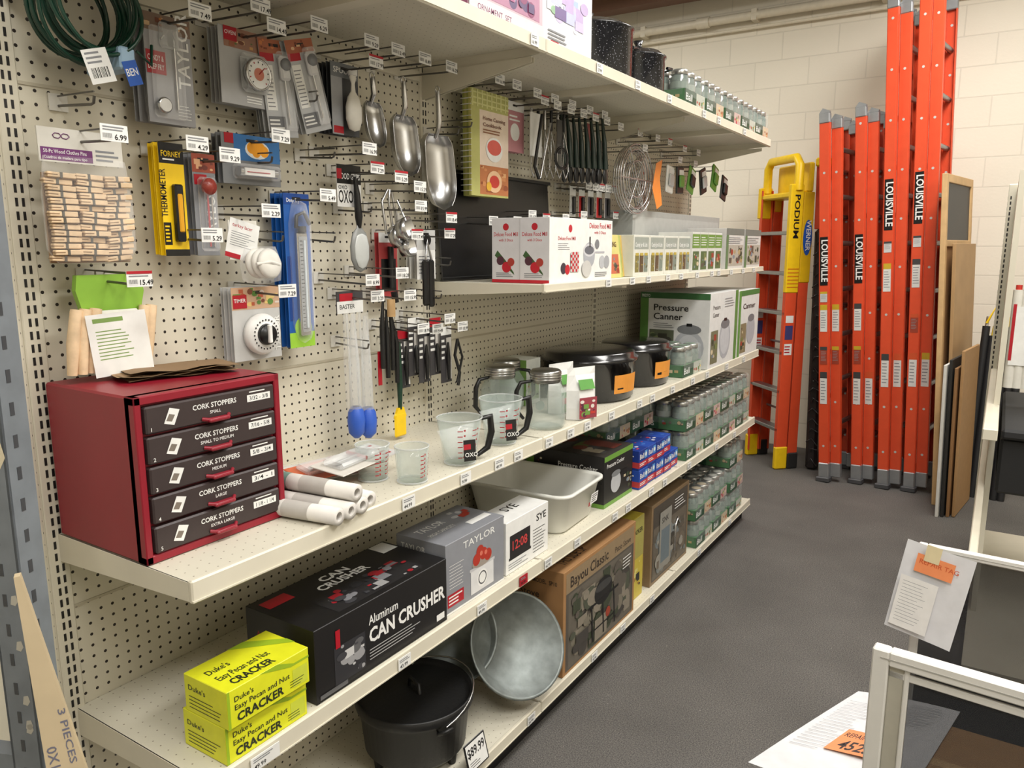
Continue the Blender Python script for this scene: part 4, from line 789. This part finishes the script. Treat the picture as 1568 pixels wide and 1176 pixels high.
g=G('kitchen_faucet_box');F_,L_,T_=carton(g,.46,.3,.37,K((126,104,76)));g.rect(F_,.04,.04,.96,.96,K((72,66,58)));g.busy(F_,.06,.06,.94,.7,60,[(110,100,86),(150,146,136),(90,84,74),(120,126,126),(60,56,50)],(100,92,80));g.rect(F_,.2,.12,.5,.85,K((140,138,130)));g.rect(F_,.24,.2,.46,.62,K((104,116,122)));g.tube([(.05,-.004,.08),(.05,-.005,.2),(.08,-.006,.23),(.11,-.005,.2)],.006,steel,8);g.text(F_,.25,.7,'SINK',.07,black);g.lines(F_,.58,.75,.9,.9,4,white,fill=.3);g.rect(L_,.1,.1,.9,.9,K((150,124,90)));g.text(L_,.2,.7,'GLASS',.06,br,w=.5);g.done(.41,3.19,zb,90)
ci=mat('cast_iron',(18,18,19),.45,noise=.1,scale=80,bump=.1)
g=G('cast_iron_dutch_oven');R=.16
g.lathe([(0,.03),(R*.84,.03),(R*.92,.045),(R,.17),(R+.01,.172),(R+.012,.18),(R+.012,.2),(R+.006,.204),(R+.002,.19),(R*.9,.188),(R*.3,.2),(0,.2)],ci,n=44)
for k in range(3): a=k*2*pi/3+.5;g.cyl((R*.75*math.cos(a),R*.75*math.sin(a),0),(R*.75*math.cos(a),R*.75*math.sin(a),.05),.012,ci,.018)
g.tube([(-.03,0,.195),(-.025,0,.225),(.025,0,.225),(.03,0,.195)],.006,ci);g.tube([((R+.012)*math.cos(a),(R+.012)*math.sin(a),.17+.05*math.sin(a*1)) for a in [pi*k/16 for k in range(17)]],.0028,steel,6)
for q in(-1,1): g.tube([(q*R,-.02,.15),(q*(R+.022),-.012,.165),(q*(R+.022),.012,.165),(q*R,.02,.15)],.006,ci)
g.done(.255,1.56,zb,-20)
def pan(X,Y,Z,R,ax,nm):
    g=G(nm);g.lathe([(0,0),(R*.66,0),(R*.72,.006),(R,.06),(R+.006,.062),(R+.004,.068),(R-.004,.064),(R*.70,.01),(0,.005)],zinc,ax=ax,n=44)
    return g.done(X,Y,Z,0)
pan(.33,1.955,.30,.165,(.75,-.35,.56),'galvanized_feed_pan')
pan(.16,1.84,.34,.15,(.65,-.5,.55),'galvanized_feed_pan')
g=G('price_sign');g.T=Matrix.Rotation(-.25,4,'X');g.box((-.05,0,-.01),(.05,.003,.075),black,.006);fr=Fr((-.05,0,-.01),(1,0,0),(0,0,1),(0,-1,0),.1,.085);g.rect(fr,.06,.06,.94,.94,white);g.text(fr,.1,.5,'$89.99',.3,black,w=.8,bold=.02);g.lines(fr,.12,.12,.6,.35,3,black,fill=.3);g.done(.455,1.60,.145,90)
# ================================================================ LADDERS
alu=K((158,160,162),.4,metal=.6);org=mat('fiberglass_orange',(212,76,42),.4,noise=.05,scale=20);rung=mat('alu_rung',(165,168,170),.4,1,noise=.05)
def extladder(X,Y,H,lean,yaw):
    g=G('extension_ladder');wd=.43
    for k,(xo,hh,wi) in enumerate(((0,H,0),(.066,H-.04,.035))):
        for sd in(0,1):
            yy=wi if sd==0 else wd-wi;s=1 if sd==0 else -1
            g.box((xo-.030,yy-.003,.07),(xo+.030,yy+.003,hh-.05),org,.001)
            for e in(-1,1): g.box((xo+e*.030-.003,yy,.07),(xo+e*.030+.003,yy+.03*s,hh-.05),org)
            g.box((xo-.034,yy-.008*s,hh-.075),(xo+.034,yy+.034*s,hh-.01),alu,.005);g.prism([(xo-.034,hh-.012),(xo+.034,hh-.012),(xo+.034,hh+.0),(xo-.01,hh+.02)],yy-.006,yy+.02*s,alu)
            g.box((xo-.034,yy-.008*s,.03),(xo+.034,yy+.036*s,.13),alu,.005)
            if k==0: g.box((xo-.045,yy-.03,0),(xo+.045,yy+.04,.035),K((70,70,72)),.006)
            z=.25
            while z<hh-.1: g.blob(Fr((xo,yy-.0035,z),(1,0,0),(0,0,1),(0,-1,0),1,1),0,0,.008,K((190,186,180)),.0005);z+=.305
        z=.28+.12*k
        while z<hh-.12: g.tube([(xo,wi,z),(xo,wd-wi,z)],.017,rung,8);z+=.305
    for xo,yy in((0,0),(.066,.035)):
        fr=Fr((xo-.030,yy-.004,0),(1,0,0),(0,0,1),(0,-1,0),.060,1)
        if xo==0:
            z=H*.545;g.rect(fr,.08,z,.92,z+.32,black);g.text(fr,.24,z+.30,'LOUISVILLE',.042,white,w=4.6,rot=-pi/2,bold=.02)
        for z,h,c in((H*.42,.18,(208,208,203)),(H*.33,.12,(150,60,40)),(H*.22,.22,(212,210,206)),(H*.5,.07,(195,195,193))):
            if random.random()<(.9 if xo==0 else .35): g.rect(fr,.12,z,.88,z+h,K(c));g.rect(fr,.12,z+h*.8,.88,z+h,K(random.choice([(200,80,40),(60,60,60),(190,160,40)])));g.lines(fr,.2,z+.02,.8,z+h*.75,7,grey,fill=.3)
    return g.done(X,Y,0,yaw,ty=lean)
extladder(.665,5.45,2.47,-3.9,-9);extladder(.86,5.52,2.5,-3.6,-9);extladder(1.03,5.5,3.13,-3.4,-8);extladder(1.185,5.52,3.2,-3.0,-8)
g=G('podium_step_ladder');yl=K((232,192,20),.4);hw=.2
for x in(-hw,hw):
    s=1 if x>0 else -1
    for y0,y1,h in((0,.085,2.0),(.095,.17,1.95)):
        g.box((x-.004,y0,.05),(x+.004,y1,h),org,.002)
        for y in(y0,y1-.005): g.box((x,y,.05),(x-.03*s,y+.005,h),org)
    g.box((x-.03,-.006,0),(x+.012,.092,.17),yl,.01);g.box((x-.03,.094,0),(x+.012,.178,.12),K((40,40,40)),.008)
    g.box((x-.03,-.006,1.28 if s>0 else 1.8),(x+.01,.092,2.02),yl,.006);g.box((x-.03,.094,1.35 if s>0 else 1.85),(x+.01,.176,1.97),K((222,180,14)),.006)
    f2=Fr((x+.011,-.004,1.28),(0,1,0),(0,0,1),(1,0,0),.095,.72)
    if s>0:
        g.text(f2,.3,.93,'PODIUM',.055,black,w=3.1,rot=-pi/2,bold=.02)
        f3=Fr((x+.011,.096,1.35),(0,1,0),(0,0,1),(1,0,0),.08,.62);g.blob(f3,.5,.5,.034,blue,asp=3.6);g.text(f3,.36,.69,'WERNER',.055,white,w=2.6,rot=-pi/2,bold=.02)
        for q in range(6): g.rect(f2,.05,.05+.035*q,.95,.06+.035*q,K((206,120,20)))
    f4=Fr((x+.0045,0,0),(0,1,0),(0,0,1),(1,0,0),.085,1);g.rect(f4,.15,.95,.85,1.05,K((60,60,110)));g.rect(f4,.15,.84,.85,.92,white);g.rect(f4,.15,1.07,.85,1.12,white);g.lines(f4,.2,.85,.8,.91,3,red)
g.tube([(-hw,.05,1.98),(-hw,.05,2.15),(-hw+.04,.05,2.2),(hw-.04,.05,2.2),(hw,.05,2.15),(hw,.05,1.98)],.03,yl,12)
g.box((-hw,.0,1.93),(hw,.17,1.97),yl,.01);g.box((-hw,.13,1.97),(hw,.17,2.17),yl,.01)
for z in(.28,.56,.84,1.12,1.4,1.68): g.box((-hw,0,z),(hw,.08,z+.025),mat('alu_step',(170,172,174),.4,1),.003)
for z in(.4,.9,1.4): g.cyl((-hw,.15,z),(hw,.15,z),.008,alu)
g.done(.165,5.70,0,-45,ty=0)
g=G('wrapped_step_ladder');bw=K((40,34,34),.25)
g.box((-.04,0,0),(.04,.35,1.72),bw,.02);
for i in range(22): 
    a=random.uniform(-.04,.0);g.tube([(a,-.004,.06+.074*i),(.0,-.010,.09+.074*i),(.04,-.002,.05+.074*i+random.uniform(-.02,.05))],.005,bw,6)
g.box((-.045,.02,1.72),(-.005,.09,2.2),org,.003);g.box((.005,.02,1.72),(.04,.09,2.16),org,.003);g.box((-.05,.0,2.14),(.045,.1,2.2),yl,.01);g.done(.53,5.68,0,0,ty=-1.5)
g=G('framed_chalkboard')
g.box((0,0,0),(.03,.04,2.03),wood,.003);g.box((0,.6,0),(.03,.64,2.03),wood,.003);g.box((0,.04,1.98),(.03,.6,2.03),wood,.003);g.box((0,.04,1.6),(.03,.6,1.64),wood,.003);g.box((.012,.04,1.64),(.02,.6,1.98),K((40,42,44)),.001);g.box((.012,.04,.02),(.022,.6,1.6),K((168,128,84),.6))
g.box((-.004,.04,1.64),(.0,.6,1.98),K((40,42,44)),.001)
g.done(1.335,5.30,0,-10,ty=-3.4)
g=G('leaning_wood_panel');g.box((0,0,0),(.02,.5,1.62),mat('ply',(172,138,96),.6,noise=.1,scale=6),.002);g.done(1.40,5.34,0,-10,ty=-3.4)
g=G('leaning_picture_panels')
for i,(x,h,c) in enumerate(((0,.92,(220,218,212)),(.025,.95,(40,38,36)),(.05,.9,(150,110,70)),(.078,1.0,(172,134,90)))):
    g.box((x,.02*i,0),(x+.016,.5,h),K(c,.6),.002)
g.done(1.37,5.06,0,-8,ty=-2)
g=G('folded_camp_chairs')
for i in range(6):
    x=.04*i;g.cyl((x,0,0),(x+.02,.12,1.1-.06*(i%3)),.022,K((26,26,28),.6));g.cyl((x+.02,.12,1.1-.06*(i%3)),(x+.025,.13,1.16-.06*(i%3)),.01,K((210,180,50)) if i%2 else steel)
g.tube([(.02,.1,1.12),(.06,.1,1.22),(.1,.1,1.12)],.008,yl)
g.done(1.50,5.62,0,0,ty=0)
# ================================================================ RIGHT SIDE
g=G('end_display_rack')
g.box((1.60,3.5,0),(1.62,4.62,1.88),peg);g.box((1.565,4.55,0),(1.625,4.62,1.9),beige,.003);g.box((1.59,3.0,.0),(2.2,4.6,.12),beige)
z=.15
while z<1.85: g.box((1.575,4.549,z),(1.581,4.5495,z+.016),dark);g.box((1.6,4.549,z),(1.606,4.5495,z+.016),dark);g.box((1.5645,4.575,z),(1.565,4.583,z+.016),dark);z+=.0254
g.box((1.575,3.0,.95),(1.62,4.55,.99),beige,.003);g.box((1.575,2.6,.62),(1.60,4.5,.66),beige,.003)
g.done(0,0,0,0)
g=G('roller_shade_pack')
for i in range(4): g.cyl((.0+.03*i,0,0),(.0+.03*i,0,.42),.02,offw);g.cyl((.03*i,0,.42),(.03*i,0,.44),.012,K((190,50,40)))
g.box((-.01,-.023,.1),(.1,-.02,.35),white);g.box((-.012,-.024,.12),(.0,-.022,.36),red);g.done(1.645,3.9,1.0,0)
g=G('black_floor_mats');g.box((0,0,0),(.5,.9,.22),K((20,20,21),.7),.01);g.box((.0,-.03,.22),(.5,.9,.26),K((30,30,32),.7),.01);g.done(1.635,3.4,.66,0)
def winscreen(nm,X,Y,W,H,fw,t,yaw):
    g=G(nm);fm=mat('screen_frame_white',(220,218,212),.35,noise=.02)
    g.box((0,0,0),(fw,t,H),fm,.003);g.box((W-fw,0,0),(W,t,H),fm,.003);g.box((fw,0,H-fw),(W-fw,t,H),fm,.003);g.box((fw,0,0),(W-fw,t,fw),fm,.003)
    g.box((fw,t*.5,fw),(W-fw,t*.5+.001,H-fw),mesh_s);g.box((fw*.5,-.001,H-fw*.55),(W-fw*.5,.0,H-fw*.47),K((170,168,162)))
    if fw>.03:
        g.box((fw*1.0,t*.3,.0),(fw*1.9,t*.6,H-fw),K((176,172,158),.5),.002);g.box((fw*1.9,t*.2,.0),(fw*2.2,t*.7,H-fw),fm,.002);g.box((fw,t*.3,H-fw*1.8),(W-fw,t*.6,H-fw*1.3),fm,.002)
    return g.done(X,Y,0,yaw)
winscreen('window_screen',1.46,2.27,.75,.8,.022,.02,-3);winscreen('storm_window',1.435,1.6,.8,.8,.032,.03,-5)
def sheet(nm,P,m,extra=None):
    g=G(nm);V=[Vector(p) for p in P];N=6;vv=[];F=[]
    for i in range(N+1):
        for j in range(N+1):
            a=i/N;b=j/N;p=V[0]*(1-a)*(1-b)+V[1]*a*(1-b)+V[2]*a*b+V[3]*(1-a)*b
            nn=(V[1]-V[0]).cross(V[3]-V[0]).normalized();p=p-nn*.006*math.sin(a*3+b*2);vv.append(p)
    for i in range(N):
        for j in range(N): F.append((i*(N+1)+j,(i+1)*(N+1)+j,(i+1)*(N+1)+j+1,i*(N+1)+j+1))
    g.add(vv,F,m,True)
    if extra: extra(g,V)
    return g.done(0,0,0,0)
tape=K((204,190,152),.5);otag=K((222,134,84),.6);pap=K((206,206,208),.6)
def ex1(g,V):
    u=(V[1]-V[0]);v=(V[0]-V[3]);fr=Fr(V[3],u.normalized(),v.normalized(),u.cross(v).normalized(),u.length,v.length)
    g.rect(fr,.05,.05,.6,.62,K((216,214,210)),.012);g.lines(fr,.1,.1,.5,.58,13,grey,.012,fill=.12);g.rect(fr,.2,.70,.75,.9,otag,.012);g.text(fr,.25,.8,'REPAIR TAG',.05,K((190,80,40)),k=.012);g.rect(fr,.3,.84,.52,1.02,tape,.013)
sheet('repair_note_paper',[(1.435,2.25,.815),(1.60,2.235,.79),(1.56,2.2,.54),(1.40,2.215,.57)],pap,ex1)
def ex2(g,V):
    u=(V[1]-V[0]);v=(V[0]-V[3]);fr=Fr(V[3],u.normalized(),v.normalized(),u.cross(v).normalized(),u.length,v.length)
    g.lines(fr,.08,.25,.45,.85,18,grey,.009,fill=.1);g.lines(fr,.6,.7,.95,.95,8,grey,.009,fill=.12)
    g.rect(fr,.38,.28,.86,.52,otag,.009);g.text(fr,.41,.44,'REPAIR TAG',.045,black,k=.009,w=.34);g.text(fr,.45,.31,'4525',.09,black,k=.009,w=.3,bold=.02)
sheet('repair_note_paper',[(1.36,2.12,.402),(1.60,2.16,.402),(1.50,1.66,.402),(1.19,1.655,.402)],pap,ex2)
g=G('cardboard_carton');F_,L_,T_=carton(g,.36,.36,.39,K((160,122,80),.7));g.rect(T_,0,.46,1,.54,K((186,152,106)));g.rect(F_,.3,.3,.7,.6,white);g.lines(F_,.34,.34,.66,.56,5,grey);g.done(1.56,1.74,0,0)
g=G('stacked_folding_chairs')
for i in range(4):
    z=.66-.085*i;g.tube([(.0,0,z-.03),(.01,.0,z),(.05,.0,z+.02),(.4,.0,z+.02)],.014,black,10)
g.box((.05,.03,0),(.4,.05,.68),K((22,22,24),.4),.01);g.cyl((.03,.0,0),(.03,.0,.66),.01,black)
g.done(1.76,2.18,0,0)
# ================================================================ LEFT FOREGROUND
g=G('steel_rack_post');pg=mat('grey_paint',(112,118,124),.5,noise=.16,scale=18)
g.box((0,0,0),(.055,.004,2.3),pg);g.box((.051,0,0),(.055,.05,2.3),pg);g.box((0,0,0),(.004,.05,2.3),pg)
z=.1
while z<2.2: g.box((.02,-.0006,z),(.027,.0,z+.02),K((60,62,66)));g.box((.0545,.018,z),(.0556,.026,z+.02),K((60,62,66)));z+=.05
for q in range(14): zz=random.uniform(.4,1.7);g.poly(Fr((0,0,zz),(1,0,0),(0,0,1),(0,-1,0),.055,.02),[(.6,.1),(.75,0),(.85,.4),(.8,.9),(.65,.8)],K((176,172,160)))
g.poly(Fr((0,0,1.26),(1,0,0),(0,0,1),(0,-1,0),.055,.06),[(0,.1),(.3,0),(.8,.2),(1,.5),(.9,.9),(.4,1),(0,.8)],K((212,200,172)))
g.box((-.3,.0,.75),(0,.03,.79),pg);g.done(.31,.50,0,22)
g=G('wooden_stake');sm=mat('stake_wood',(196,178,146),.65,noise=.08,scale=10)
g.prism([(-.045,0),(.045,0),(.045,.62),(.026,.80),(.002,1.14),(-.006,1.14),(-.026,.80),(-.045,.62)],0,.015,sm);fr=Fr((-.03,0,0),(1,0,0),(0,0,1),(0,-1,0),.06,.8)
g.text(fr,.62,1.15,'3 PIECES @ TER',.012,K((110,110,126)),rot=-pi/2,w=3.0);g.text(fr,.2,1.08,'0X1W12-03',.016,K((110,110,126)),rot=-pi/2,w=2)
g.done(.495,.58,0,60,ty=-5.5)
# ================================================================ CAMERA
cam=bpy.data.cameras.new('cam');co=bpy.data.objects.new('camera',cam);COL.objects.link(co);sc.camera=co
cam.sensor_width=36;cam.lens=36*1170/1568;cam.clip_start=.01
co.location=(1.59,0,1.6);co.rotation_euler=(math.radians(90-10.2),0,math.radians(32.6))
sc.view_settings.view_transform='Standard';sc.view_settings.look='None';sc.view_settings.exposure=0
